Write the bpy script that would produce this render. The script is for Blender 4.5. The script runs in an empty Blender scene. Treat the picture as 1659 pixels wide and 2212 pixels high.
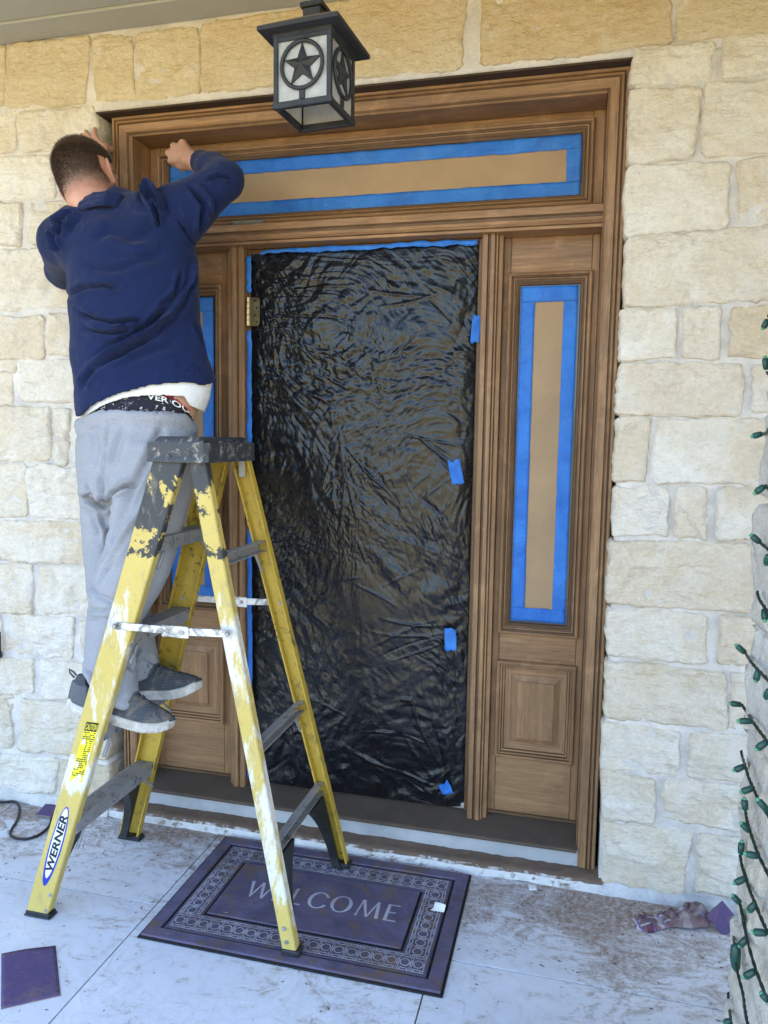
import bpy, math, random
import numpy as np
from mathutils import Vector, Matrix
random.seed(7)
RNG = np.random.default_rng(11)
scene = bpy.context.scene
COL = scene.collection

# ------------------------------------------------------------------ camera
U = 0.84545                     # survey units -> metres
YAW, PITCH, ROLL, FPX = 0.24605, -0.09880, 0.01564, 1620.2
CAM = Vector((0.75044, -2.44689, 1.47247))
def cam_axes():
    cy, sy, cp, sp = math.cos(YAW), math.sin(YAW), math.cos(PITCH), math.sin(PITCH)
    f = Vector((-sy*cp, cy*cp, sp)); r = Vector((cy, sy, 0)); u = r.cross(f)
    cr, sr = math.cos(ROLL), math.sin(ROLL)
    return r*cr+u*sr, u*cr-r*sr, f
CR, CU, CF = cam_axes()
cam = bpy.data.cameras.new('camera'); camo = bpy.data.objects.new('camera', cam); COL.objects.link(camo)
cam.sensor_fit = 'HORIZONTAL'; cam.sensor_width = 36; cam.lens = 36*FPX/1659
cam.clip_start = 0.05; cam.clip_end = 2000
camo.matrix_world = Matrix(((CR.x, CU.x, -CF.x, CAM.x), (CR.y, CU.y, -CF.y, CAM.y), (CR.z, CU.z, -CF.z, CAM.z), (0, 0, 0, 1)))
scene.camera = camo

# ------------------------------------------------------------------ sky, sun, exposure
SUN_EL, SUN_AZ = 48, 28          # sun stands behind the house, so the porch lies in open shade
world = bpy.data.worlds.new('World'); scene.world = world; world.use_nodes = True
wn = world.node_tree.nodes; wl = world.node_tree.links
sky = wn.new('ShaderNodeTexSky'); sky.sky_type = 'NISHITA'; sky.sun_disc = False
sky.sun_elevation = math.radians(SUN_EL); sky.sun_rotation = math.radians(SUN_AZ)
sky.air_density = 1.0; sky.dust_density = 2.0; sky.ozone_density = 1.0
bg = wn['Background']; wl.new(sky.outputs[0], bg.inputs[0]); bg.inputs[1].default_value = 0.15
sun = bpy.data.lights.new('sun', 'SUN'); suno = bpy.data.objects.new('sun', sun); COL.objects.link(suno)
sun.energy = 4.2; sun.angle = math.radians(0.5); sun.color = (1, 0.95, 0.86)
az, el = math.radians(SUN_AZ), math.radians(SUN_EL)
sdir = Vector((math.sin(az)*math.cos(el), math.cos(az)*math.cos(el), math.sin(el)))
suno.rotation_euler = sdir.to_track_quat('Z', 'Y').to_euler()
scene.view_settings.view_transform = 'Standard'; scene.view_settings.look = 'None'
scene.view_settings.gamma = 1; scene.view_settings.use_curve_mapping = False
scene.view_settings.exposure = 2.82

# ------------------------------------------------------------------ helpers
def ray(px, py):
    return CF + CR*((px-829.5)/FPX) - CU*((py-1106)/FPX)
def at_y(px, py, y):
    d = ray(px, py); return CAM + d*((y-CAM.y)/d.y)
def at_x(px, py, x):
    d = ray(px, py); return CAM + d*((x-CAM.x)/d.x)
def at_z(px, py, z):
    d = ray(px, py); return CAM + d*((z-CAM.z)/d.z)

def vnoise(P, seed=0):
    P = np.asarray(P, float); i = np.floor(P).astype(np.int64); f = P-i; f = f*f*(3-2*f)
    def h(ix, iy, iz):
        n = (ix*374761393+iy*668265263+iz*2147483647+seed*1274126177) & 0xffffffff
        n = ((n ^ (n >> 13))*1274126177) & 0xffffffff
        n = ((n ^ (n >> 16))*2246822519) & 0xffffffff
        return (n & 0xffffff)/float(0x7fffff)-1.0
    x, y, z = i[:, 0], i[:, 1], i[:, 2]; a, b, c = f[:, 0], f[:, 1], f[:, 2]
    L = lambda p, q, t: p+(q-p)*t
    return L(L(L(h(x, y, z), h(x+1, y, z), a), L(h(x, y+1, z), h(x+1, y+1, z), a), b),
             L(L(h(x, y, z+1), h(x+1, y, z+1), a), L(h(x, y+1, z+1), h(x+1, y+1, z+1), a), b), c)
def fbm(P, octv=4, seed=0, gain=.5, ridged=False):
    P = np.asarray(P, float); s = 0; a = 1; t = 0
    for o in range(octv):
        n = vnoise(P*(2.03**o)+o*17.3, seed+o)
        if ridged: n = 1-2*np.abs(n)
        s = s+a*n; t += a; a *= gain
    return s/t

class MB:
    """collects geometry; build() links it as one mesh object"""
    def __init__(s, k=1.0): s.v = []; s.f = []; s.m = []; s.k = k
    def add(s, V, F, mi=0):
        o = len(s.v); k = s.k
        s.v.extend([(p[0]*k, p[1]*k, p[2]*k) for p in V])
        s.f.extend([tuple(i+o for i in q) for q in F]); s.m.extend([mi]*len(F)); return s
    def box(s, lo, hi, c=0.0, mi=0, M=None):
        c = min(c, *(abs(hi[i]-lo[i])*.49 for i in range(3)))
        if c <= 0:
            V = [(x, y, z) for x in (lo[0], hi[0]) for y in (lo[1], hi[1]) for z in (lo[2], hi[2])]
            F = [(0, 1, 3, 2), (4, 6, 7, 5), (0, 4, 5, 1), (2, 3, 7, 6), (0, 2, 6, 4), (1, 5, 7, 3)]
        else:
            V = []; idx = {}
            for a in (0, 1):
                for b in (0, 1):
                    for d in (0, 1):
                        p = [(lo, hi)[a][0], (lo, hi)[b][1], (lo, hi)[d][2]]
                        inn = [p[0]+(c, -c)[a], p[1]+(c, -c)[b], p[2]+(c, -c)[d]]
                        for ax in range(3):
                            q = list(inn); q[ax] = p[ax]; idx[(a, b, d, ax)] = len(V); V.append(tuple(q))
            F = []
            I = lambda a, b, d, ax: idx[(a, b, d, ax)]
            F += [(I(0, 0, 0, 0), I(0, 0, 1, 0), I(0, 1, 1, 0), I(0, 1, 0, 0)), (I(1, 0, 0, 0), I(1, 1, 0, 0), I(1, 1, 1, 0), I(1, 0, 1, 0)),
                  (I(0, 0, 0, 1), I(1, 0, 0, 1), I(1, 0, 1, 1), I(0, 0, 1, 1)), (I(0, 1, 0, 1), I(0, 1, 1, 1), I(1, 1, 1, 1), I(1, 1, 0, 1)),
                  (I(0, 0, 0, 2), I(0, 1, 0, 2), I(1, 1, 0, 2), I(1, 0, 0, 2)), (I(0, 0, 1, 2), I(1, 0, 1, 2), I(1, 1, 1, 2), I(0, 1, 1, 2))]
            for a in (0, 1):
                for b in (0, 1):
                    F.append((I(0, a, b, 1), I(1, a, b, 1), I(1, a, b, 2), I(0, a, b, 2)))
                    F.append((I(a, 0, b, 0), I(a, 1, b, 0), I(a, 1, b, 2), I(a, 0, b, 2)))
                    F.append((I(a, b, 0, 0), I(a, b, 1, 0), I(a, b, 1, 1), I(a, b, 0, 1)))
                    for d in (0, 1): F.append((I(a, b, d, 0), I(a, b, d, 1), I(a, b, d, 2)))
        if M is not None: V = [tuple(M @ Vector(p)) for p in V]
        return s.add(V, F, mi)
    def prism(s, poly, d, off=0, mi=0, M=None):
        """poly: list of (x,y); extruded z 0..d"""
        n = len(poly)
        V = [(x, y, off) for x, y in poly]+[(x, y, off+d) for x, y in poly]
        F = [tuple(range(n))[::-1], tuple(range(n, 2*n))]+[(i, (i+1) % n, n+(i+1) % n, n+i) for i in range(n)]
        if M is not None: V = [tuple(M @ Vector(p)) for p in V]
        return s.add(V, F, mi)
    def tube(s, pts, r, n=8, mi=0, closed=False, cap=True):
        pts = [Vector(p) for p in pts]; R = r if hasattr(r, '__len__') else [r]*len(pts)
        V = []; F = []; up = None; N = len(pts)
        for i, p in enumerate(pts):
            t = (pts[(i+1) % N] if (closed or i < N-1) else p)-(pts[i-1] if (closed or i > 0) else p)
            t.normalize()
            if up is None:
                up = Vector((0, 0, 1)) if abs(t.z) < .9 else Vector((1, 0, 0))
            a = up-t*up.dot(t); a.normalize(); up = a; b = t.cross(a)
            for k in range(n):
                w = 2*math.pi*k/n; V.append(p+a*(R[i]*math.cos(w))+b*(R[i]*math.sin(w)))
        for i in range(N if closed else N-1):
            j = (i+1) % N
            for k in range(n): F.append((i*n+k, i*n+(k+1) % n, j*n+(k+1) % n, j*n+k))
        if cap and not closed: F += [tuple(range(n))[::-1], tuple(range((N-1)*n, N*n))]
        return s.add(V, F, mi)
    def grid(s, nu, nv, fn, mi=0):
        V = [fn(i/(nu-1), j/(nv-1)) for j in range(nv) for i in range(nu)]
        F = [(j*nu+i, j*nu+i+1, (j+1)*nu+i+1, (j+1)*nu+i) for j in range(nv-1) for i in range(nu-1)]
        return s.add(V, F, mi)
    def build(s, name, mats, parent=None, smooth=False):
        me = bpy.data.meshes.new(name); me.from_pydata([tuple(p) for p in s.v], [], s.f)
        for m in (mats if isinstance(mats, (list, tuple)) else [mats]): me.materials.append(m)
        if any(s.m): me.polygons.foreach_set('material_index', s.m)
        if smooth: me.polygons.foreach_set('use_smooth', [True]*len(s.f))
        me.update(); o = bpy.data.objects.new(name, me); COL.objects.link(o)
        if parent: adopt(o, parent)
        return o
def np_mesh(name, V, F, mats, parent=None, smooth=True):
    me = bpy.data.meshes.new(name); me.from_pydata(np.asarray(V, float).tolist(), [], [tuple(q) for q in np.asarray(F).tolist()] if not isinstance(F, list) else F)
    for m in (mats if isinstance(mats, (list, tuple)) else [mats]): me.materials.append(m)
    if smooth: me.polygons.foreach_set('use_smooth', [True]*len(me.polygons))
    me.update(); o = bpy.data.objects.new(name, me); COL.objects.link(o)
    if parent: adopt(o, parent)
    return o
def adopt(o, parent):
    o.parent = parent; l = Vector((0, 0, 0)); p = parent
    while p: l += p.location; p = p.parent
    o.matrix_parent_inverse = Matrix.Translation(-l) if parent.type == 'EMPTY' else Matrix.Identity(4)
def thing(name, label, cat, loc=(0, 0, 0), group=None):
    o = bpy.data.objects.new(name, None); COL.objects.link(o); o.empty_display_size = .05
    o.location = loc; return tag(o, label, cat, group)
def tag(o, label, cat, group=None):
    o['label'] = label; o['category'] = cat
    if group: o['group'] = group
    return o
def struct(o): o['kind'] = 'structure'; return o

# ------------------------------------------------------------------ material helpers
class NT:
    def __init__(s, name, rough=.6, spec=.5):
        s.m = bpy.data.materials.new(name); s.m.use_nodes = True; s.t = s.m.node_tree
        s.b = s.t.nodes['Principled BSDF']; s.b.inputs['Roughness'].default_value = rough
        s.b.inputs['Specular IOR Level'].default_value = spec
        s.co = s.n('ShaderNodeTexCoord').outputs['Object']
    def n(s, ty, **kw):
        nd = s.t.nodes.new(ty)
        for k, v in kw.items():
            if hasattr(nd, k) and k not in nd.inputs: setattr(nd, k, v)
        return nd
    def put(s, sock, v):
        if isinstance(v, bpy.types.NodeSocket): s.t.links.new(v, sock)
        elif isinstance(v, (tuple, list)): sock.default_value = (*v, 1) if len(v) == 3 and sock.type == 'RGBA' else v
        else: sock.default_value = v
    def map(s, sc=(1, 1, 1), rot=(0, 0, 0), loc=(0, 0, 0), v=None):
        m = s.n('ShaderNodeMapping'); s.put(m.inputs[0], v or s.co)
        m.inputs['Scale'].default_value = sc; m.inputs['Rotation'].default_value = rot; m.inputs['Location'].default_value = loc
        return m.outputs[0]
    def noise(s, scale, detail=4, rough=.55, dist=0, v=None, col=False):
        n = s.n('ShaderNodeTexNoise'); s.put(n.inputs['Vector'], v or s.co)
        n.inputs['Scale'].default_value = scale; n.inputs['Detail'].default_value = detail
        n.inputs['Roughness'].default_value = rough; n.inputs['Distortion'].default_value = dist
        return n.outputs[1 if col else 0]
    def vor(s, scale, feat='F1', v=None, out=0, rnd=1):
        n = s.n('ShaderNodeTexVoronoi'); n.feature = feat; s.put(n.inputs['Vector'], v or s.co)
        n.inputs['Scale'].default_value = scale; n.inputs['Randomness'].default_value = rnd; return n.outputs[out]
    def wave(s, scale, dist=0, det=2, v=None, dsc=1, direction='X'):
        n = s.n('ShaderNodeTexWave'); n.bands_direction = direction; s.put(n.inputs['Vector'], v or s.co)
        n.inputs['Scale'].default_value = scale; n.inputs['Distortion'].default_value = dist
        n.inputs['Detail'].default_value = det; n.inputs['Detail Scale'].default_value = dsc; return n.outputs[1]
    def ramp(s, f, *st, interp='LINEAR'):
        n = s.n('ShaderNodeValToRGB'); s.put(n.inputs[0], f); e = n.color_ramp.elements; n.color_ramp.interpolation = interp
        while len(e) < len(st): e.new(.5)
        for el_, (p, c) in zip(e, st):
            el_.position = p; el_.color = (c, c, c, 1) if not hasattr(c, '__len__') else (*c, 1)
        return n.outputs[0]
    def mix(s, f, a, b, mode='MIX'):
        n = s.n('ShaderNodeMix'); n.data_type = 'RGBA'; n.blend_type = mode
        s.put(n.inputs[0], f); s.put(n.inputs[6], a); s.put(n.inputs[7], b); return n.outputs[2]
    def math(s, op, a, b=0.0, c=0.0, clamp=False):
        n = s.n('ShaderNodeMath'); n.operation = op; n.use_clamp = clamp
        s.put(n.inputs[0], a); s.put(n.inputs[1], b); s.put(n.inputs[2], c); return n.outputs[0]
    def sep(s, v=None):
        n = s.n('ShaderNodeSeparateXYZ'); s.put(n.inputs[0], v or s.co); return n.outputs
    def rand(s): return s.n('ShaderNodeObjectInfo').outputs['Random']
    def attr(s, name):
        n = s.n('ShaderNodeAttribute'); n.attribute_name = name; return n.outputs['Fac']
    def bump(s, h, st=.5, d=.01, nrm=None):
        n = s.n('ShaderNodeBump'); n.inputs['Strength'].default_value = st; n.inputs['Distance'].default_value = d
        s.put(n.inputs['Height'], h)
        if nrm: s.put(n.inputs['Normal'], nrm)
        return n.outputs[0]
    def done(s, col=None, nrm=None, rough=None, **kw):
        if col is not None: s.put(s.b.inputs['Base Color'], col)
        if nrm is not None: s.put(s.b.inputs['Normal'], nrm)
        if rough is not None: s.put(s.b.inputs['Roughness'], rough)
        for k, v in kw.items(): s.put(s.b.inputs[k.replace('_', ' ')], v)
        return s.m

def m_stone(name, c_main, c_warm, c_white, warm=.5):
    t = NT(name, .92, .2)
    rnd = t.rand(); off = t.n('ShaderNodeVectorMath', operation='ADD'); cmb = t.n('ShaderNodeCombineXYZ')
    for i in range(3): t.put(cmb.inputs[i], t.math('MULTIPLY', rnd, 13.0+7*i))
    t.put(off.inputs[0], t.co); t.put(off.inputs[1], cmb.outputs[0]); v = off.outputs[0]
    big = t.noise(3.2, 4, .6, .6, v); mid = t.noise(11, 6, .66, .3, v); fine = t.noise(70, 5, .7, 0, v); grit = t.noise(260, 3, .7, 0, v)
    col = t.mix(t.ramp(mid, (.36, 0), (.68, 1)), c_main, c_white)
    wf = t.math('MULTIPLY', t.ramp(big, (.42, 0), (.60, 1)), warm)
    wf = t.math('MULTIPLY', wf, t.math('ADD', .45, t.math('MULTIPLY', rnd, .9)))
    col = t.mix(wf, col, c_warm)
    col = t.mix(t.math('MULTIPLY', t.ramp(t.noise(17, 6, .7, 1.4, v), (.56, 0), (.70, 1)), .38), col, tuple(x*.78 for x in c_warm))
    col = t.mix(.16, col, t.ramp(fine, (.34, (.22, .18, .13)), (.62, (.95, .93, .89))), 'MIX')
    crk = t.ramp(t.noise(4.2, 7, .66, 1.1, v), (.486, 0), (.5, 1), (.514, 0)); crk = t.math('MULTIPLY', crk, t.ramp(t.noise(6, 3, .5, 0, v), (.52, 0), (.6, 1)))
    col = t.mix(t.math('MULTIPLY', crk, .10), col, (.30, .24, .17))
    smear = t.ramp(t.noise(5.5, 6, .7, .8, v), (.58, 0), (.66, 1)); col = t.mix(t.math('MULTIPLY', smear, .55), col, (.76, .73, .68))
    col = t.mix(.34, col, t.ramp(t.math('FRACT', t.math('MULTIPLY', rnd, 37.0)), (0, tuple(x*.92 for x in c_main)), (.25, c_white), (.5, tuple(.5*(x+y) for x, y in zip(c_main, c_warm))), (.75, tuple(min(.86, x*1.05) for x in c_white)), (1, c_main)))
    pit = t.ramp(t.vor(46, 'F1', v), (.03, 1), (.11, 0)); pm = t.math('MULTIPLY', pit, t.ramp(t.noise(9, 3, .5, 0, v), (.56, 0), (.66, 1)))
    col = t.mix(t.math('MULTIPLY', pm, .35), col, (.24, .19, .13))
    h = t.math('ADD', t.math('MULTIPLY', mid, 1.0), t.math('ADD', t.math('MULTIPLY', fine, .42), t.math('MULTIPLY', grit, .14)))
    h = t.math('SUBTRACT', h, t.math('ADD', t.math('MULTIPLY', pm, .5), t.math('MULTIPLY', crk, .15)))
    return t.done(col, t.bump(t.math('ADD', h, t.math('MULTIPLY', t.noise(38, 6, .66, .15, t.map((.55, 1, 1.35), v=v)), 1.5)), .72, .017))
M_STONE = m_stone('cream limestone', (.70, .615, .475), (.60, .455, .27), (.83, .79, .72), .75)
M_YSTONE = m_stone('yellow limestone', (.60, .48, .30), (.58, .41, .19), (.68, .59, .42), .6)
def m_mortar(name='mortar', c=(.565, .525, .48)):
    t = NT(name, .95, .15); n = t.noise(9, 5, .6, .4); f = t.noise(120, 4, .7)
    col = t.mix(t.ramp(n, (.35, 0), (.65, 1)), tuple(x*.82 for x in c), tuple(min(.8, x*1.18) for x in c))
    col = t.mix(.14, col, t.ramp(f, (.3, .15), (.7, .9)))
    return t.done(col, t.bump(t.math('ADD', n, t.math('MULTIPLY', f, .35)), .5, .008))
M_MORTAR = m_mortar()
def m_wood(name, axis, dark=0.0, tone=(.285, .158, .074)):
    t = NT(name, .52, .35); sc = {'Z': (1, 1, .05), 'X': (.05, 1, 1)}[axis]
    rnd = t.rand(); off = t.n('ShaderNodeVectorMath', operation='ADD'); cmb = t.n('ShaderNodeCombineXYZ')
    for i in range(3): t.put(cmb.inputs[i], t.math('MULTIPLY', rnd, 3.0+5*i))
    t.put(off.inputs[0], t.co); t.put(off.inputs[1], cmb.outputs[0])
    v = t.map(sc, v=off.outputs[0]); g = t.noise(150, 6, .72, .35, v); band = t.noise(22, 4, .6, .6, v)
    pore = t.noise(420, 3, .6, 0, v); blot = t.noise(4.5, 4, .6, .5)
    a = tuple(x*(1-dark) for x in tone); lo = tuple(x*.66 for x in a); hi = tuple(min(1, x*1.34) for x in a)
    col = t.mix(t.ramp(band, (.3, 0), (.7, 1)), lo, hi)
    col = t.mix(t.math('MULTIPLY', t.ramp(g, (.38, 1), (.58, 0)), .6), col, tuple(x*.40 for x in a))
    col = t.mix(t.math('MULTIPLY', t.ramp(blot, (.5, 0), (.72, 1)), .45), col, (a[0]*.5, a[1]*.44, a[2]*.42))
    col = t.mix(t.math('MULTIPLY', t.ramp(pore, (.58, 0), (.7, 1)), .3), col, tuple(x*.3 for x in a))
    col = t.mix(t.math('MULTIPLY', t.math('SUBTRACT', rnd, .35), .35, clamp=True), col, hi)
    col = t.mix(t.math('MULTIPLY', t.ramp(t.noise(7, 5, .7, .8), (.54, 0), (.68, 1)), .4), col, (min(1, a[0]*1.6), a[1]*1.62, a[2]*1.7))
    return t.done(col, t.bump(t.math('ADD', g, t.math('MULTIPLY', pore, .6)), .22, .0025), t.ramp(blot, (.3, .42), (.7, .62)))
M_WZ = m_wood('mahogany upright grain', 'Z'); M_WX = m_wood('mahogany level grain', 'X')
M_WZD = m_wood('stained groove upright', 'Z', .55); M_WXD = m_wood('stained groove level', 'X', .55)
def m_plain(name, c, rough=.5, spec=.5, metal=0, var=.25, vs=12, bs=0, bsc=60, **kw):
    t = NT(name, rough, spec); n = t.noise(vs, 5, .6, .4)
    col = t.mix(t.ramp(n, (.3, 0), (.7, 1)), tuple(x*(1-var) for x in c), tuple(min(1, x*(1+var)) for x in c))
    nrm = t.bump(t.noise(bsc, 5, .65), bs, .004) if bs else None
    return t.done(col, nrm, t.ramp(n, (.3, rough*.85), (.7, min(1, rough*1.15))), Metallic=metal, **kw)
# ================================================================== SETTING
# ground outside: sunlit dry lawn and pale drive that bounce warm light under the porch
def m_ground():
    t = NT('dry lawn', .95, .1); n = t.noise(.7, 6, .6, .4); f = t.noise(30, 5, .7)
    col = t.mix(t.ramp(n, (.35, 0), (.65, 1)), (.24, .19, .07), (.44, .33, .13))
    col = t.mix(.3, col, t.ramp(f, (.3, (.10, .10, .04)), (.7, (.45, .36, .18))))
    return t.done(col, t.bump(f, .6, .03))
M_GROUND = m_ground()
g = MB(); g.grid(9, 9, lambda a, b: ((a-.5)*900, (b-.5)*900, -.16)); struct(g.build('ground', M_GROUND))

def m_tile():
    t = NT('white marble tile', .42, .4)
    rnd = t.rand(); off = t.n('ShaderNodeVectorMath', operation='ADD'); cmb = t.n('ShaderNodeCombineXYZ')
    for i in range(2): t.put(cmb.inputs[i], t.math('MULTIPLY', rnd, 9.0+7*i))
    t.put(off.inputs[0], t.co); t.put(off.inputs[1], cmb.outputs[0]); v = off.outputs[0]
    base = t.mix(t.ramp(t.noise(2.2, 5, .6, .8, v), (.35, 0), (.68, 1)), (.62, .645, .70), (.73, .755, .81))
    vein = t.ramp(t.noise(2.6, 7, .62, 2.2, v), (.47, 0), (.50, 1), (.53, 0))
    base = t.mix(t.math('MULTIPLY', vein, .22), base, (.42, .41, .41))
    # brown sanding dust: swept streaks, heavier towards the wall and round the mat
    x, y, z = t.sep()
    m1 = t.map((1, 1.7, 1), (0, 0, .4)); sw = t.noise(5.5, 9, .76, 2.6, m1)
    sw2 = t.noise(15, 8, .76, 2.2, t.map((1, 1.9, 1), (0, 0, -.6)))
    fine = t.noise(60, 5, .75, .3)
    near = t.math('ADD', t.ramp(y, (0, 0), (1, 1)) if False else t.math('POWER', t.math('MULTIPLY', t.math('ADD', y, .56), 1.9, clamp=True), 1.25), 0.0)
    patch = t.ramp(t.noise(1.7, 4, .55, .6), (.42, 0), (.70, 1))
    amt = t.math('ADD', t.math('ADD', t.math('MULTIPLY', near, .11), t.math('MULTIPLY', t.math('MULTIPLY', near, patch), .16)), t.math('MULTIPLY', patch, .115))
    s1 = t.math('ADD', t.math('MULTIPLY', sw, .62), t.math('MULTIPLY', sw2, .38))
    s1 = t.math('ADD', s1, amt)
    dust = t.ramp(s1, (.565, 0), (.61, .45), (.72, 1))
    dust = t.math('MULTIPLY', dust, t.ramp(fine, (.30, .25), (.55, 1)))
    film = t.math('MULTIPLY', t.ramp(s1, (.46, 0), (.66, 1)), .26)
    col = t.mix(film, base, (.44, .36, .28))
    col = t.mix(t.math('MULTIPLY', dust, .86), col, t.mix(t.noise(23, 4, .6), (.15, .085, .045), (.28, .18, .11)))
    rub = t.math('MULTIPLY', t.ramp(t.noise(5, 6, .7, 1.5, t.map((3.5, 1, 1), (0, 0, .9))), (.60, 0), (.64, 1)), .25)
    col = t.mix(rub, col, (.33, .31, .29))
    return t.done(col, t.bump(t.math('ADD', dust, t.math('MULTIPLY', fine, .1)), .25, .002), t.ramp(dust, (0, .36), (.6, .85)))
M_TILE = m_tile()
M_GROUT = m_mortar('grout', (.11, .08, .06))
fl = MB(); fl.box((-4.2, -3.9, -.30), (4.2, .30, -.006)); floor = struct(fl.build('floor', M_GROUT))
TX = [-4.0, -3.123, -2.238, -1.353, -.468, .417, 1.302, 2.187, 3.072, 4.0]; TY = [-3.8, -3.116, -2.231, -1.346, -.461, -.02]
for i in range(len(TX)-1):
    for j in range(len(TY)-1):
        b = MB(); dz = random.uniform(-.0006, .0006)
        b.box((TX[i]+.0022, TY[j]+.0022, -.05), (TX[i+1]-.0022, TY[j+1]-.0022, dz), .0006)
        o = b.build('tile', M_TILE); o.parent = floor

# ---- house body (keeps the sun off the porch; only its porch side is seen)
M_SOFFIT = m_plain('olive grey paint', (.36, .35, .29), .6, .3, var=.07, vs=3)
def m_board():
    t = NT('grained fibre cement paint', .6, .3); v = t.map((.12, 1, 1)); g_ = t.noise(60, 5, .65, 1.2, v)
    col = t.mix(t.noise(2.5, 4), (.33, .32, .265), (.40, .39, .32)); return t.done(col, t.bump(g_, .35, .003))
M_BOARD = m_board()
M_ROOF = m_plain('brown shingle', (.13, .11, .09), .9, .2, vs=20, bs=.4)
M_BLOCK = m_plain('plain limestone', (.55, .49, .38), .9, .2, vs=6, bs=.3)
ZC = 2.868
house = thing('house', 'limestone house with an olive grey porch ceiling over the front door', 'house', (0, 3.5, 0))
def hp(name, lo, hi, m, c=0):
    b = MB(); b.box(lo, hi, c); return b.build(name, m, house)
hp('side_wall', (-8, .10, -.2), (-3.4, .4, 3.0), M_BLOCK); hp('side_wall', (3.4, .10, -.2), (8, .4, 3.0), M_BLOCK)
hp('end_wall', (-8, .4, -.2), (-7.7, 8, 3.0), M_BLOCK); hp('end_wall', (7.7, .4, -.2), (8, 8, 3.0), M_BLOCK)
hp('rear_wall', (-8, 8, -.2), (8, 8.3, 3.0), M_BLOCK); hp('inner_wall', (-3.4, .62, -.2), (3.4, .7, 2.9), M_BLOCK)
b = MB(); b.add([(-8.4, -1.44, 3.02), (8.4, -1.44, 3.02), (8.4, 4.2, 5.3), (-8.4, 4.2, 5.3), (-8.4, 8.8, 3.02), (8.4, 8.8, 3.02)], [(0, 1, 2, 3), (3, 2, 5, 4), (0, 3, 4), (1, 5, 2)])
b.add([(-8.4, -1.44, 2.985), (8.4, -1.44, 2.985), (8.4, 8.8, 2.985), (-8.4, 8.8, 2.985)], [(0, 3, 2, 1)]); b.build('roof', M_ROOF, house)
hp('fascia_board', (-8.4, -1.48, 2.84), (8.4, -1.445, 3.03), M_BOARD, .004)
ceiling = hp('porch_ceiling', (-8.3, -1.43, ZC+.016), (8.3, .09, 2.97), M_SOFFIT)
y0 = -.002
for k, w in enumerate((.124, .30, .30, .30, .30, .09)):
    b = MB(); b.box((-8.2, y0-w+.003, ZC+(.0 if k == 0 else .006)), (8.2, y0, ZC+.03), .003)
    o = b.build('ceiling_board', M_BOARD); o.parent = ceiling; o.matrix_parent_inverse = Matrix.Identity(4); y0 -= w
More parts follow.
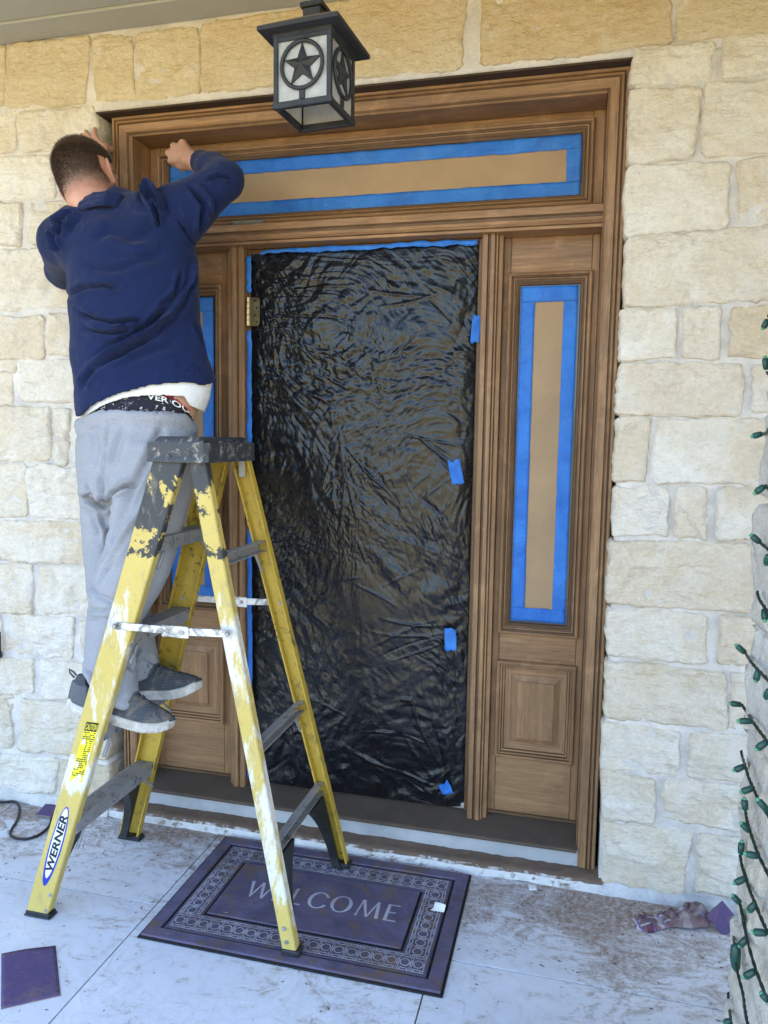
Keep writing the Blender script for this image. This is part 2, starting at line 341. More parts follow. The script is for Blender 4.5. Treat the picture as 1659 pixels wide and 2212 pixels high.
# stone layout: kind, then corners TL TR BR BL as (x,z) on the wall plane
STONES=[
(0,0.882,2.625,1.101,2.621,1.093,2.521,0.87,2.525),
(0,1.128,2.628,1.298,2.625,1.304,2.526,1.124,2.523),
(0,0.87,2.507,1.066,2.5,1.054,2.31,0.874,2.303),
(0,1.074,2.501,1.349,2.509,1.362,2.306,1.082,2.308),
(0,0.871,2.29,1.152,2.284,1.16,2.099,0.875,2.089),
(0,1.18,2.285,1.363,2.297,1.376,2.1,1.188,2.099),
(0,0.876,2.083,1.376,2.094,1.389,1.891,0.88,1.878),
(0,0.873,1.872,1.029,1.871,1.038,1.725,0.877,1.723),
(0,1.051,1.874,1.154,1.871,1.152,1.724,1.06,1.726),
(0,1.187,1.87,1.39,1.878,1.4,1.724,1.188,1.728),
(0,0.874,1.704,1.226,1.706,1.228,1.557,0.876,1.551),
(0,1.256,1.702,1.402,1.701,1.41,1.562,1.259,1.568),
(0,0.874,1.541,0.972,1.547,0.968,1.351,0.877,1.348),
(0,0.991,1.545,1.35,1.545,1.363,1.349,0.985,1.351),
(0,0.879,1.33,1.036,1.335,1.038,1.182,0.875,1.182),
(0,1.064,1.334,1.138,1.337,1.153,1.18,1.063,1.183),
(0,1.178,1.334,1.364,1.335,1.373,1.184,1.187,1.182),
(0,0.868,1.163,1.276,1.165,1.288,0.962,0.873,0.961),
(0,1.305,1.163,1.436,1.163,1.449,0.966,1.317,0.96),
(0,0.876,0.943,1.162,0.945,1.174,0.794,0.88,0.793),
(0,1.202,0.943,1.419,0.946,1.428,0.799,1.207,0.793),
(0,0.88,0.775,1.228,0.769,1.241,0.589,0.881,0.591),
(0,1.246,0.766,1.462,0.77,1.473,0.596,1.256,0.589),
(0,0.879,0.569,1.108,0.565,1.102,0.421,0.88,0.415),
(0,1.139,0.568,1.411,0.578,1.42,0.432,1.143,0.419),
(0,0.882,0.406,1.041,0.394,1.044,0.256,0.887,0.252),
(0,1.074,0.402,1.421,0.418,1.43,0.264,1.078,0.272),
(0,0.887,0.237,1.159,0.238,1.14,0.022,0.898,0.036),
(0,1.182,0.234,1.431,0.249,1.444,0.044,1.183,0.045),
(0,-1.257,2.634,-0.942,2.622,-0.943,2.485,-1.253,2.491),
(0,-1.596,2.642,-1.277,2.631,-1.265,2.502,-1.603,2.502),
(0,-1.398,2.485,-1.124,2.471,-1.107,2.326,-1.405,2.329),
(0,-1.088,2.473,-0.941,2.474,-0.943,2.324,-1.088,2.327),
(0,-1.603,2.494,-1.423,2.486,-1.43,2.329,-1.612,2.335),
(0,-1.508,2.325,-1.257,2.31,-1.265,2.163,-1.515,2.17),
(0,-1.217,2.308,-0.941,2.312,-0.942,2.156,-1.225,2.161),
(0,-1.362,2.144,-0.94,2.144,-0.941,1.933,-1.368,1.928),
(0,-1.621,2.149,-1.382,2.143,-1.388,1.928,-1.633,1.926),
(0,-1.527,1.91,-1.175,1.897,-1.185,1.75,-1.535,1.75),
(0,-1.155,1.905,-0.937,1.908,-0.935,1.76,-1.16,1.759),
(0,-1.535,1.745,-1.301,1.747,-1.308,1.7,-1.537,1.697),
(0,-1.538,1.689,-1.324,1.692,-1.328,1.575,-1.543,1.574),
(0,-1.294,1.739,-0.933,1.744,-0.933,1.586,-1.281,1.593),
(0,-1.544,1.561,-1.161,1.566,-1.163,1.368,-1.553,1.361),
(0,-1.136,1.561,-1.082,1.564,-1.09,1.451,-1.137,1.456),
(0,-1.135,1.444,-1.08,1.442,-1.103,1.349,-1.143,1.353),
(0,-1.067,1.566,-0.933,1.569,-0.933,1.358,-1.063,1.363),
(0,-1.554,1.339,-1.28,1.35,-1.277,1.151,-1.564,1.14),
(0,-1.265,1.343,-0.933,1.354,-0.933,1.152,-1.262,1.152),
(0,-1.619,1.119,-1.419,1.127,-1.421,0.969,-1.627,0.958),
(0,-1.398,1.124,-0.934,1.139,-0.935,0.979,-1.399,0.975),
(0,-1.605,0.95,-1.259,0.97,-1.26,0.777,-1.615,0.762),
(0,-1.222,0.964,-0.931,0.975,-0.934,0.774,-1.235,0.773),
(0,-1.39,0.762,-1.078,0.763,-1.092,0.611,-1.393,0.602),
(0,-1.615,0.754,-1.406,0.764,-1.412,0.602,-1.623,0.589),
(0,-1.051,0.755,-0.934,0.758,-0.937,0.608,-1.049,0.609),
(0,-1.624,0.572,-1.266,0.59,-1.277,0.45,-1.631,0.423),
(0,-1.229,0.588,-0.937,0.597,-0.938,0.451,-1.24,0.437),
(0,-1.632,0.411,-1.374,0.434,-1.379,0.218,-1.642,0.192),
(0,-1.336,0.421,-0.939,0.429,-0.943,0.22,-1.35,0.216),
(0,-1.643,0.175,-1.173,0.192,-1.183,0.055,-1.651,0.021),
(0,-1.154,0.194,-0.943,0.193,-0.945,0.059,-1.171,0.051),
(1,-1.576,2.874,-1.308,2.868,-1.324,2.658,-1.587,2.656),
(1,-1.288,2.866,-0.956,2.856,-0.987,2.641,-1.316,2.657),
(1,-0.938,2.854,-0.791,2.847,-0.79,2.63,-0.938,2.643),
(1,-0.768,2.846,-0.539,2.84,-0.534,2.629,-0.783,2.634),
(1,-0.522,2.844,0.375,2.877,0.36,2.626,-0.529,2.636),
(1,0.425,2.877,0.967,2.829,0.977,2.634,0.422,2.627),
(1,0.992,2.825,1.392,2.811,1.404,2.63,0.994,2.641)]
# ------------------------------------------------------------------ stone wall, every stone its own piece
def stone_mesh(name, Q, mat, parent, seed, place, step=.0085, proud=.0075, back=.10, rough=1.0, grow=.0045):
    """Q: 4 corners TL TR BR BL in plane coords (a,b); place(a,b,h) -> xyz, h = height out of the wall"""
    Q = np.array(Q, float).reshape(4, 2); Q = Q+np.array([(-grow, grow), (grow, grow), (grow, -grow), (-grow, -grow)]); w = max(np.linalg.norm(Q[1]-Q[0]), np.linalg.norm(Q[2]-Q[3])); h = max(np.linalg.norm(Q[3]-Q[0]), np.linalg.norm(Q[2]-Q[1]))
    nu = max(5, int(w/step)+1); nv = max(5, int(h/step)+1)
    e = lambda n: np.concatenate(([0, .25/(n-1)], np.linspace(0, 1, n)[1:-1], [1-.25/(n-1), 1]))
    us, vs = e(nu), e(nv); nu, nv = len(us), len(vs)
    uu, vv = np.meshgrid(us, vs); uu = uu.ravel(); vv = vv.ravel()
    A = (Q[0][None]*((1-uu)*(1-vv))[:, None]+Q[1][None]*(uu*(1-vv))[:, None]+Q[2][None]*(uu*vv)[:, None]+Q[3][None]*((1-uu)*vv)[:, None])
    S3 = np.stack([A[:, 0], A[:, 1], np.full(len(A), seed*3.17)], 1)
    wob = np.stack([fbm(S3*11+5, 3, seed), fbm(S3*11+50, 3, seed+9)], 1)*.010+np.stack([fbm(S3*60, 2, seed+3), fbm(S3*60+9, 2, seed+4)], 1)*.006
    du = np.minimum(uu, 1-uu)*w; dv = np.minimum(vv, 1-vv)*h
    # round the corners in plan
    cen = A.mean(0); cr = .014; k = np.clip(1-du/cr, 0, 1)*np.clip(1-dv/cr, 0, 1)
    P2 = A+wob*np.clip(1.3-np.minimum(du, dv)/.05, .15, 1)[:, None]; P2 = P2+(cen-P2)*(k*.05)[:, None]
    d = np.minimum(du, dv)+fbm(S3*26, 4, seed+5, .6)*.0085+.0012
    edge = 1-np.exp(-np.clip(d, 0, None)/.0034)
    tilt = (RNG.uniform(-.5, .5)*(uu-.5)+RNG.uniform(-.5, .5)*(vv-.5))*.010
    big = fbm(S3*5.5, 3, seed+6)*.0040; rid = fbm(S3*13+3, 5, seed+7, .6, True)*.0090; fin = fbm(S3*np.array([45, 75, 1]), 3, seed+8, .65)*.0046
    # spalled facets: quantised steps give broken ledges
    q = fbm(S3*np.array([6, 10, 1])+31, 4, seed+12, .55)*2.6; led = (np.floor(q)+np.clip((q-np.floor(q))*7, 0, 1))*.0068
    hh = edge*(proud+tilt+rough*(big+rid+fin+led))-.004
    ring = (uu == 0) | (uu == 1) | (vv == 0) | (vv == 1); hh[ring] = -.012
    V = [place(a, b_, c) for (a, b_), c in zip(P2, hh)]
    idx = np.arange(nu*nv).reshape(nv, nu)
    F = np.stack([idx[:-1, :-1], idx[1:, :-1], idx[1:, 1:], idx[:-1, 1:]], -1).reshape(-1, 4).tolist()
    per = list(idx[0, :])+list(idx[1:, -1])+list(idx[-1, -2::-1])+list(idx[-2:0:-1, 0])
    o0 = len(V); n = len(per); V += [V[i] for i in per]+[place(P2[i][0], P2[i][1], -back) for i in per]
    F += [(o0+i, o0+(i+1) % n, o0+n+(i+1) % n, o0+n+i) for i in range(n)]
    return np_mesh(name, V, F, mat, parent, True)

wall = thing('stone_wall', 'cream and yellow split limestone wall round the wooden entry', 'wall', (-1.3, 0, 0))
place_w = lambda a, b_, h: (a, -h, b_)
for i, s in enumerate(STONES):
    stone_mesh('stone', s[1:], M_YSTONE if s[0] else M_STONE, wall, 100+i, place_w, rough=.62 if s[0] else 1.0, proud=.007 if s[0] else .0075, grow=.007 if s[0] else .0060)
# courses that carry on past the edges of the picture
cour = [(.02, .20), (.21, .37), (.38, .54), (.55, .76), (.77, .93), (.94, 1.17), (1.18, 1.36), (1.37, 1.62), (1.63, 1.80), (1.81, 1.98), (1.99, 2.22), (2.23, 2.42), (2.43, 2.62), (2.63, 2.85)]
k = 0
for (z0, z1) in cour:
    for sg in (-1, 1):
        x = {-1: 1.612, 1: 1.42}[sg]
        while x < 2.7:
            w = random.uniform(.22, .5); a, c = sorted((sg*x, sg*(x+w))); k += 1
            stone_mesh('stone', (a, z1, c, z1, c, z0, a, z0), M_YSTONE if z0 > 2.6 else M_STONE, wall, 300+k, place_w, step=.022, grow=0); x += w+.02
def mortar_panel(x0, x1, z0, z1, seed):
    nu = int((x1-x0)/.016)+2; nv = int((z1-z0)/.016)+2
    uu, vv = np.meshgrid(np.linspace(x0, x1, nu), np.linspace(z1, z0, nv)); P = np.stack([uu.ravel(), np.zeros(nu*nv), vv.ravel()], 1)
    P[:, 1] = .0005-(fbm(P*9, 3, seed)*.004+fbm(P*45, 3, seed+1)*.0022)
    idx = np.arange(nu*nv).reshape(nv, nu); F = np.stack([idx[:-1, :-1], idx[1:, :-1], idx[1:, 1:], idx[:-1, 1:]], -1).reshape(-1, 4).tolist()
    V = P.tolist(); per = list(idx[0, :])+list(idx[1:, -1])+list(idx[-1, -2::-1])+list(idx[-2:0:-1, 0]); o0 = len(V); n = len(per)
    V += [(V[i][0], .12, V[i][2]) for i in per]; F += [(int(per[i]), int(per[(i+1) % n]), o0+(i+1) % n, o0+i) for i in range(n)]
    return np_mesh('mortar', V, F, M_MORTAR, wall, True)
LX, RX, TZ = -.944, .884, 2.608
b = MB(); b.box((LX-.02, .0035, TZ-.0075), (RX+.02, .13, TZ-.0015)); b.build('shaded_lintel_strip', m_plain('stained shaded lintel brown', (.05, .032, .022), .7, .3), wall)  # stained lintel underside; the shade in the recess is put into its dark brown
mortar_panel(-3.4, LX, -.02, TZ-.001, 1); mortar_panel(RX, 3.4, -.02, TZ-.001, 2); mortar_panel(-3.4, 3.4, TZ, 2.93, 3)
# ================================================================== DOOR STEP AND ENTRY FRAME  (survey units, scaled by U)
M_GREY = m_plain('bare concrete', (.40, .41, .42), .85, .2, var=.18, vs=7, bs=.35, bsc=90)
def m_ledge():
    t = NT('dusty chipped ledge', .9, .2); x, y, z = t.sep(); n = t.noise(14, 6, .7, .8); f = t.noise(90, 4, .7)
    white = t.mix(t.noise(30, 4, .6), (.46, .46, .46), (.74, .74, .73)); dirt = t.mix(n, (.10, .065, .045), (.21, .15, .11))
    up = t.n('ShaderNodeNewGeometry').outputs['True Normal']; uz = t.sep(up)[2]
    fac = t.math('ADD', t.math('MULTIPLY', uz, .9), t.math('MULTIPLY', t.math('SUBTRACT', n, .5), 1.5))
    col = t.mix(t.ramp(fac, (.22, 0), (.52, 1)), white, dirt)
    return t.done(col, t.bump(t.math('ADD', n, t.math('MULTIPLY', f, .5)), .6, .006))
M_LEDGE = m_ledge()
def lumpy_bar(name, x0, x1, prof, mat, seed, amp=.004, nx=260):
    """prof: (y,z) outline front bottom -> top -> back, swept along x with noise"""
    pr = []
    for (a, b) in zip(prof[:-1], prof[1:]):
        n = max(1, int(math.dist(a, b)/.008)); pr += [(a[0]+(b[0]-a[0])*i/n, a[1]+(b[1]-a[1])*i/n) for i in range(n)]
    pr.append(prof[-1]); m = len(pr)
    P = np.array([(x0+(x1-x0)*i/(nx-1), y, z) for i in range(nx) for (y, z) in pr])
    N = np.stack([fbm(P*7, 4, seed), fbm(P*9+4, 4, seed+1)], 1)*amp+np.stack([fbm(P*40, 3, seed+2), fbm(P*40+7, 3, seed+3)], 1)*amp*.7
    P[:, 1] += N[:, 0]; P[:, 2] += N[:, 1]*(P[:, 2] > .006)
    idx = np.arange(nx*m).reshape(nx, m); F = np.stack([idx[:-1, :-1], idx[1:, :-1], idx[1:, 1:], idx[:-1, 1:]], -1).reshape(-1, 4)
    return np_mesh(name, P*U, F.tolist(), mat, None, True)
step = lumpy_bar('door_step', -1.125, 1.06, [(-.026, 0.0), (-.022, .030), (-.016, .040), (.0, .046), (.075, .050)], M_LEDGE, 5, .006); struct(step)
struct(lumpy_bar('step_riser', -1.0, .985, [(.058, .04), (.056, .116), (.064, .121), (.09, .122)], M_GREY, 15, .003))
lumpy_bar('mortar', 1.05, 1.75, [(-.035, 0.0), (-.030, .018), (-.012, .034), (.03, .05)], m_mortar('blue grey mortar', (.50, .51, .52)), 25, .010, 120)
b_ = bpy.data.objects['mortar.003'] if 'mortar.003' in bpy.data.objects else None
if b_: adopt(b_, wall)
b_ = lumpy_bar('mortar', -2.2, -1.11, [(-.030, 0.0), (-.024, .03), (-.008, .05), (.03, .06)], m_mortar('smeared mortar', (.55, .53, .50)), 26, .010, 150); adopt(b_, wall)

frame = thing('door_frame', 'sanded mahogany entry frame with transom and two sidelights', 'door frame', (0, .1*U, .04))
def sweep_side(rect, side, prof, straight=None, name='moulding', mats=None, flat=()):
    """prof: (inset, y) points; groove segments listed in flat use the second material"""
    x0, x1, z0, z1 = rect; A = []; B = []
    for s, y in prof:
        if side == 'top': a, b = (x0+s, z1-s), (x1-s, z1-s)
        elif side == 'bottom': a, b = (x1-s, z0+s), (x0+s, z0+s)
        elif side == 'left': a, b = (x0+s, z0+s if straight is None else straight), (x0+s, z1-s)
        else: a, b = (x1-s, z1-s), (x1-s, z0+s if straight is None else straight)
        A.append((a[0], y, a[1])); B.append((b[0], y, b[1]))
    n = len(prof); mb = MB(U); mb.add(A+B, [(i, n+i, n+i+1, i+1) for i in range(n-1)])
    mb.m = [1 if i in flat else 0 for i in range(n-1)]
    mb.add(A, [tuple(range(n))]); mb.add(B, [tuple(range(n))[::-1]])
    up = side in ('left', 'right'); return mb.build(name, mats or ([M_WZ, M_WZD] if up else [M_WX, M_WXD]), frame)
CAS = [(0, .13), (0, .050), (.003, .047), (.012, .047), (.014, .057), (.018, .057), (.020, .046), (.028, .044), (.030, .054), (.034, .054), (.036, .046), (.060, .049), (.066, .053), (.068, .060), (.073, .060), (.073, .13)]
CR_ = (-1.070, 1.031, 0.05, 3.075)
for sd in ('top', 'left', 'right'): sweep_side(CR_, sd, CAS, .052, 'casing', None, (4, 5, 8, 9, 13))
def fb(name, lo, hi, mat, c=.003, par=None):
    mb = MB(U); mb.box(lo, hi, c); return mb.build(name, mat, par or frame)
# jambs
fb('jamb', (-1.02, .062, .125), (-.982, .25, 3.004), M_WZ); fb('jamb', (.957, .062, .125), (.995, .25, 3.004), M_WZ)
fb('head_jamb', (-.9815, .062, 2.996), (.9565, .25, 3.035), M_WX)
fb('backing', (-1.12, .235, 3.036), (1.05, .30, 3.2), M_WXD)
# transom sash
def sash(x0, x1, z0, z1, mo, y=.198, bottom=None):
    """stiles and rails round the moulding rectangle mo"""
    g = .006
    fb('stile', (x0, y, z0), (mo[0]+g, .24, z1), M_WZ); fb('stile', (mo[1]-g, y, z0), (x1, .24, z1), M_WZ)
    fb('rail', (mo[0]+g+.0006, y+.0008, mo[3]-g), (mo[1]-g-.0006, .24, z1), M_WX)
    fb('rail', (mo[0]+g+.0006, y+.0008, z0), (mo[1]-g-.0006, .24, mo[2]+g), M_WX)
SM = [(0, .205), (0, .184), (.003, .176), (.008, .173), (.013, .176), (.015, .186), (.018, .187), (.023, .183), (.027, .185), (.029, .194), (.033, .195), (.037, .193), (.039, .201), (.044, .204), (.047, .214)]
SMF = (5, 6, 9, 10, 12, 13)
def glazing_frame(rect):
    for sd in ('top', 'bottom', 'left', 'right'): sweep_side(rect, sd, SM, None, 'glazing_bead', None, SMF)
    mb = MB(U); mb.box((rect[0]+.04, .2135, rect[2]+.04), (rect[1]-.04, .219, rect[3]-.04)); mb.build('pane', M_GLASS, frame)
M_GLASS = m_plain('dark glazing', (.03, .035, .04), .08, .5, var=.05)
TR = (-.937, .919, 2.645, 2.963); sash(-.9812, .9562, 2.612, 2.9955, TR); glazing_frame(TR)
# transom bar
pf = [(.24, 2.640), (.15, 2.634), (.098, 2.622), (.090, 2.616), (.088, 2.590), (.096, 2.584), (.096, 2.577), (.087, 2.572), (.085, 2.560), (.094, 2.552), (.104, 2.550), (.106, 2.540), (.24, 2.536)]
mb = MB(U); n = len(pf); mb.add([(-.990, y, z) for y, z in pf]+[(.972, y, z) for y, z in pf], [(i, n+i, n+(i+1) % n, (i+1) % n) for i in range(n)]+[tuple(range(n))[::-1], tuple(range(n, 2*n))])
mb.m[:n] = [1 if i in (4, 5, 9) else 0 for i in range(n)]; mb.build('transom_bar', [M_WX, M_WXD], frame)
# posts either side of the door
def post(x0, sg):
    pr = [(0, .24), (0, .142), (.005, .136), (.022, .135), (.026, .144), (.031, .144), (.035, .134), (.050, .132), (.056, .141), (.061, .142), (.066, .152), (.074, .155), (.080, .157), (.080, .24)]
    mb = MB(U); n = len(pr); A = [(x0+sg*s, y, .138+.2*(y-.13)) for s, y in pr]; B = [(x0+sg*s, y, 2.5395) for s, y in pr]
    F = [(i, i+1, n+i+1, n+i) for i in range(n-1)]; mb.add(A+B, F+[tuple(range(n)), tuple(range(n, 2*n))])
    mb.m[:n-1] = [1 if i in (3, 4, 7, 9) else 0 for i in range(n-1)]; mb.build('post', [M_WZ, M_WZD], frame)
post(.507, 1); post(-.507, -1)
# sidelights
PM = [(0, .205), (0, .186), (.004, .178), (.010, .176), (.015, .180), (.017, .189), (.024, .188), (.028, .196), (.034, .197), (.037, .205), (.060, .207), (.066, .211)]
def sidelight(xa, xb, ma, mb_):
    up = (ma, mb_, .9405, 2.399); lo = (ma, mb_, .408, .827); g = .006; y = .198
    fb('stile', (xa, y, .157), (ma+g, .24, 2.538), M_WZ); fb('stile', (mb_-g, y, .157), (xb, .24, 2.538), M_WZ)
    for z0, z1 in ((2.393, 2.538), (.821, .9465), (.157, .414)): fb('rail', (ma+g+.0006, y+.0008, z0), (mb_-g-.0006, .24, z1), M_WX)
    glazing_frame(up)
    for sd in ('top', 'bottom', 'left', 'right'): sweep_side(lo, sd, PM, None, 'panel_moulding', None, (4, 6, 8))
    # raised field of the lower panel
    a0, a1, c0, c1 = ma+.062, mb_-.062, .470, .765; q = .026; MBx = MB(U)
    V = [(a0, .2105, c0), (a1, .2105, c0), (a1, .2105, c1), (a0, .2105, c1), (a0+q, .199, c0+q), (a1-q, .199, c0+q), (a1-q, .199, c1-q), (a0+q, .199, c1-q),
         (a0+q, .1945, c0+q), (a1-q, .1945, c0+q), (a1-q, .1945, c1-q), (a0+q, .1945, c1-q)]
    F = [(i, (i+1) % 4, 4+(i+1) % 4, 4+i) for i in range(4)]+[(4+i, 4+(i+1) % 4, 8+(i+1) % 4, 8+i) for i in range(4)]+[(8, 9, 10, 11)]
    MBx.add(V, F); MBx.m = [0]*4+[1]*4+[0]; MBx.build('raised_panel', [M_WZ, M_WZD], frame)
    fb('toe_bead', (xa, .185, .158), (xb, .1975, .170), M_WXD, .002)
sidelight(.5875, .9565, .609, .9337); sidelight(-.9812, -.5875, -.956, -.6314)
# sill, door jamb edges and hinges
def m_sill():
    t = NT('dirty ribbed sill', .75, .3); x, y, z = t.sep(); n = t.noise(9, 6, .7, .6); r = t.wave(70, .3, 1, None, 1, 'Y')
    col = t.mix(n, (.055, .042, .034), (.16, .115, .08)); col = t.mix(t.math('MULTIPLY', r, .35), col, (.03, .025, .02))
    return t.done(col, t.bump(t.math('ADD', r, t.math('MULTIPLY', n, .6)), .5, .004))
mb = MB(U); pf = [(.090, .100), (.040, .112), (.038, .124), (.043, .128), (.235, .163), (.235, .10)]; n = len(pf)
mb.add([(-.984, y, z) for y, z in pf]+[(.959, y, z) for y, z in pf], [(i, n+i, n+(i+1) % n, (i+1) % n) for i in range(n)]+[tuple(range(n))[::-1], tuple(range(n, 2*n))])
mb.build('sill', m_sill(), frame)
M_PALE = m_plain('pale metal threshold', (.62, .60, .56), .4, .5, .6, .15)
fb('threshold', (-.505, .186, .158), (.505, .235, .186), M_PALE, .004)
M_BRASS = m_plain('dull brass', (.42, .31, .16), .32, .5, 1.0, .3, 30)
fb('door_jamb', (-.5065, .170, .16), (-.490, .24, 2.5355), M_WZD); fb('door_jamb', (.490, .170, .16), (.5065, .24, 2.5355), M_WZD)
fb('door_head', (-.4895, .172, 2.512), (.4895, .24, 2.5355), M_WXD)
def hinge(z):
    mb = MB(U); zz = z-.06; r = .008; x0, x1 = -.487, -.438
    poly = [(x0, zz), (x1-.014, zz)]+[(x1-.014+.014*math.sin(a), zz+.014-.014*math.cos(a)) for a in np.linspace(.2, math.pi/2, 5)]+[(x1-.014+.014*math.cos(a), zz+.106+.014*math.sin(a)) for a in np.linspace(0, math.pi/2, 5)]+[(x0, zz+.12)]
    M = Matrix(((1, 0, 0, 0), (0, 0, 1, .148), (0, 1, 0, 0), (0, 0, 0, 1)))
    mb.prism(poly, .003, 0, 0, M); h = mb.build('hinge', M_BRASS, frame)
    for i in range(5):
        k = MB(U); k.tube([(-.490, .146, zz+.0012+.024*i), (-.490, .146, zz+.0228+.024*i)], .0075, 12); o = k.build('knuckle', M_BRASS); o.parent = h
    for i, dz in enumerate((.016, .045, .075, .104)):
        k = MB(U); k.tube([(x0+(.028 if i % 2 else .036), .1485, zz+dz), (x0+(.028 if i % 2 else .036), .1465, zz+dz)], .0045, 10); o = k.build('screw', M_DARKM); o.parent = h
M_DARKM = m_plain('dark metal', (.05, .045, .04), .5, .5, .6)
hinge(2.270); hinge(1.407)

# ---- masking: tape, kraft paper, black plastic
def m_tape():
    t = NT('blue masking tape', .55, .35); x = t.noise(9, 4, .6, .5); f = t.noise(300, 3, .7)
    col = t.mix(t.ramp(x, (.3, 0), (.7, 1)), (.014, .115, .44), (.035, .20, .62)); col = t.mix(t.math('MULTIPLY', t.ramp(t.noise(3.5, 6, .7, 1.5), (.52, 0), (.66, 1)), .25), col, (.10, .22, .45)); return t.done(col, t.bump(t.math('ADD', f, t.math('MULTIPLY', t.noise(7, 5, .65, 1.2), 9.0)), .4, .004))
M_TAPE = m_tape()
M_KRAFT = m_plain('kraft paper', (.345, .235, .135), .75, .25, var=.12, vs=5, bs=.35, bsc=9)
def sheet(name, x0, x1, z0, z1, y, mat, seed, amp=.0012, parent=None, jag=0.0, fs=7):
    nu = max(4, int((x1-x0)/.012)+2); nv = max(4, int((z1-z0)/.012)+2)
    uu, vv = np.meshgrid(np.linspace(x0, x1, nu), np.linspace(z1, z0, nv)); P = np.stack([uu.ravel(), np.full(nu*nv, y), vv.ravel()], 1)
    w = fbm(P*np.array([fs, 1, fs*1.6]), 3, seed, .5, True); P[:, 1] -= np.clip(w+.25, 0, 1)**2*amp*2.2
    if jag:
        P[:, 0] += fbm(P*30, 3, seed+5)*jag*((uu.ravel() == x0) | (uu.ravel() == x1)); P[:, 2] += fbm(P*30+3, 3, seed+6)*jag*((vv.ravel() == z0) | (vv.ravel() == z1))
    idx = np.arange(nu*nv).reshape(nv, nu); F = np.stack([idx[:-1, :-1], idx[1:, :-1], idx[1:, 1:], idx[:-1, 1:]], -1).reshape(-1, 4).tolist()
    V = P.tolist(); per = list(idx[0, :])+list(idx[1:, -1])+list(idx[-1, -2::-1])+list(idx[-2:0:-1, 0]); o0 = len(V); n = len(per)
    V += [(V[i][0], V[i][1]+.0006, V[i][2]) for i in per]; F += [(int(per[i]), int(per[(i+1) % n]), o0+(i+1) % n, o0+i) for i in range(n)]
    return np_mesh(name, np.array(V)*U, F, mat, parent, True)
def mask(label, x0, x1, z0, z1, wx0, wx1, wz0, wz1, seed, plab):
    p = sheet('masking_paper', x0+wx0*.7, x1-wx1*.7, z0+wz0*.7, z1-wz1*.7, .2128, M_KRAFT, seed, .0004, fs=9); tag(p, plab, 'masking paper')
    r = thing('masking_tape', label, 'tape', ((x0+x1)/2*U, .21*U, z0*U))
    sheet('tape_strip', x0, x0+wx0, z0, z1, .2102, M_TAPE, seed+1, .0007, r, .0022, 6); sheet('tape_strip', x1-wx1, x1, z0, z1, .2102, M_TAPE, seed+2, .0007, r, .0022, 6)
    sheet('tape_strip', x0+.002, x1-.002, z1-wz1, z1, .2088, M_TAPE, seed+3, .0011, r, .0030, 5); sheet('tape_strip', x0+.002, x1-.002, z0, z0+wz0, .2088, M_TAPE, seed+4, .0011, r, .0030, 5)
mask('blue masking tape bordering the right sidelight glass', .659, .880, .995, 2.348, .055, .054, .056, .061, 41, 'brown kraft paper strip covering the right sidelight glass')
mask('blue masking tape bordering the left sidelight behind the ladder', -.9066, -.6856, .995, 2.348, .055, .054, .056, .061, 51, 'brown kraft paper covering the left sidelight behind the man')
mask('blue masking tape bordering the wide transom glass', -.890, .8716, 2.687, 2.916, .055, .056, .056, .054, 61, 'long brown kraft paper strip covering the transom glass')

def m_plastic():
    t = NT('black plastic film', .3, .42); n2 = t.noise(55, 4, .6, .8); n3 = t.noise(160, 3, .6, .5)
    return t.done((.006, .006, .007), t.bump(t.math('ADD', n2, t.math('MULTIPLY', n3, .4)), .12, .004), t.ramp(n2, (.3, .22), (.7, .34)), IOR=1.48)
M_PLASTIC = m_plastic()
def lin_noise(x, y, seed):
    """piecewise-linear noise on a triangular lattice: flat facets that meet in sharp creases"""
    k = (x+y)*.3660254; i = np.floor(x+k); j = np.floor(y+k); g = (i+j)*.21132487; x0, y0 = x-(i-g), y-(j-g); up = x0 > y0
    i1, j1 = np.where(up, 1, 0), np.where(up, 0, 1)
    def h(a, b):
        n = (a.astype(np.int64)*374761393+b.astype(np.int64)*668265263+seed*1274126177) & 0xffffffff; n = ((n ^ (n >> 13))*1274126177) & 0xffffffff; n = ((n ^ (n >> 16))*2246822519) & 0xffffffff
        return (n & 0xffffff)/float(0x7fffff)-1
    # barycentric weights in skewed coordinates
    u, v = x+k-i, y+k-j; big = np.where(up, u, v); sml = np.where(up, v, u)
    return h(i, j)*(1-big)+h(i+i1, j+j1)*(big-sml)+h(i+1, j+1)*sml
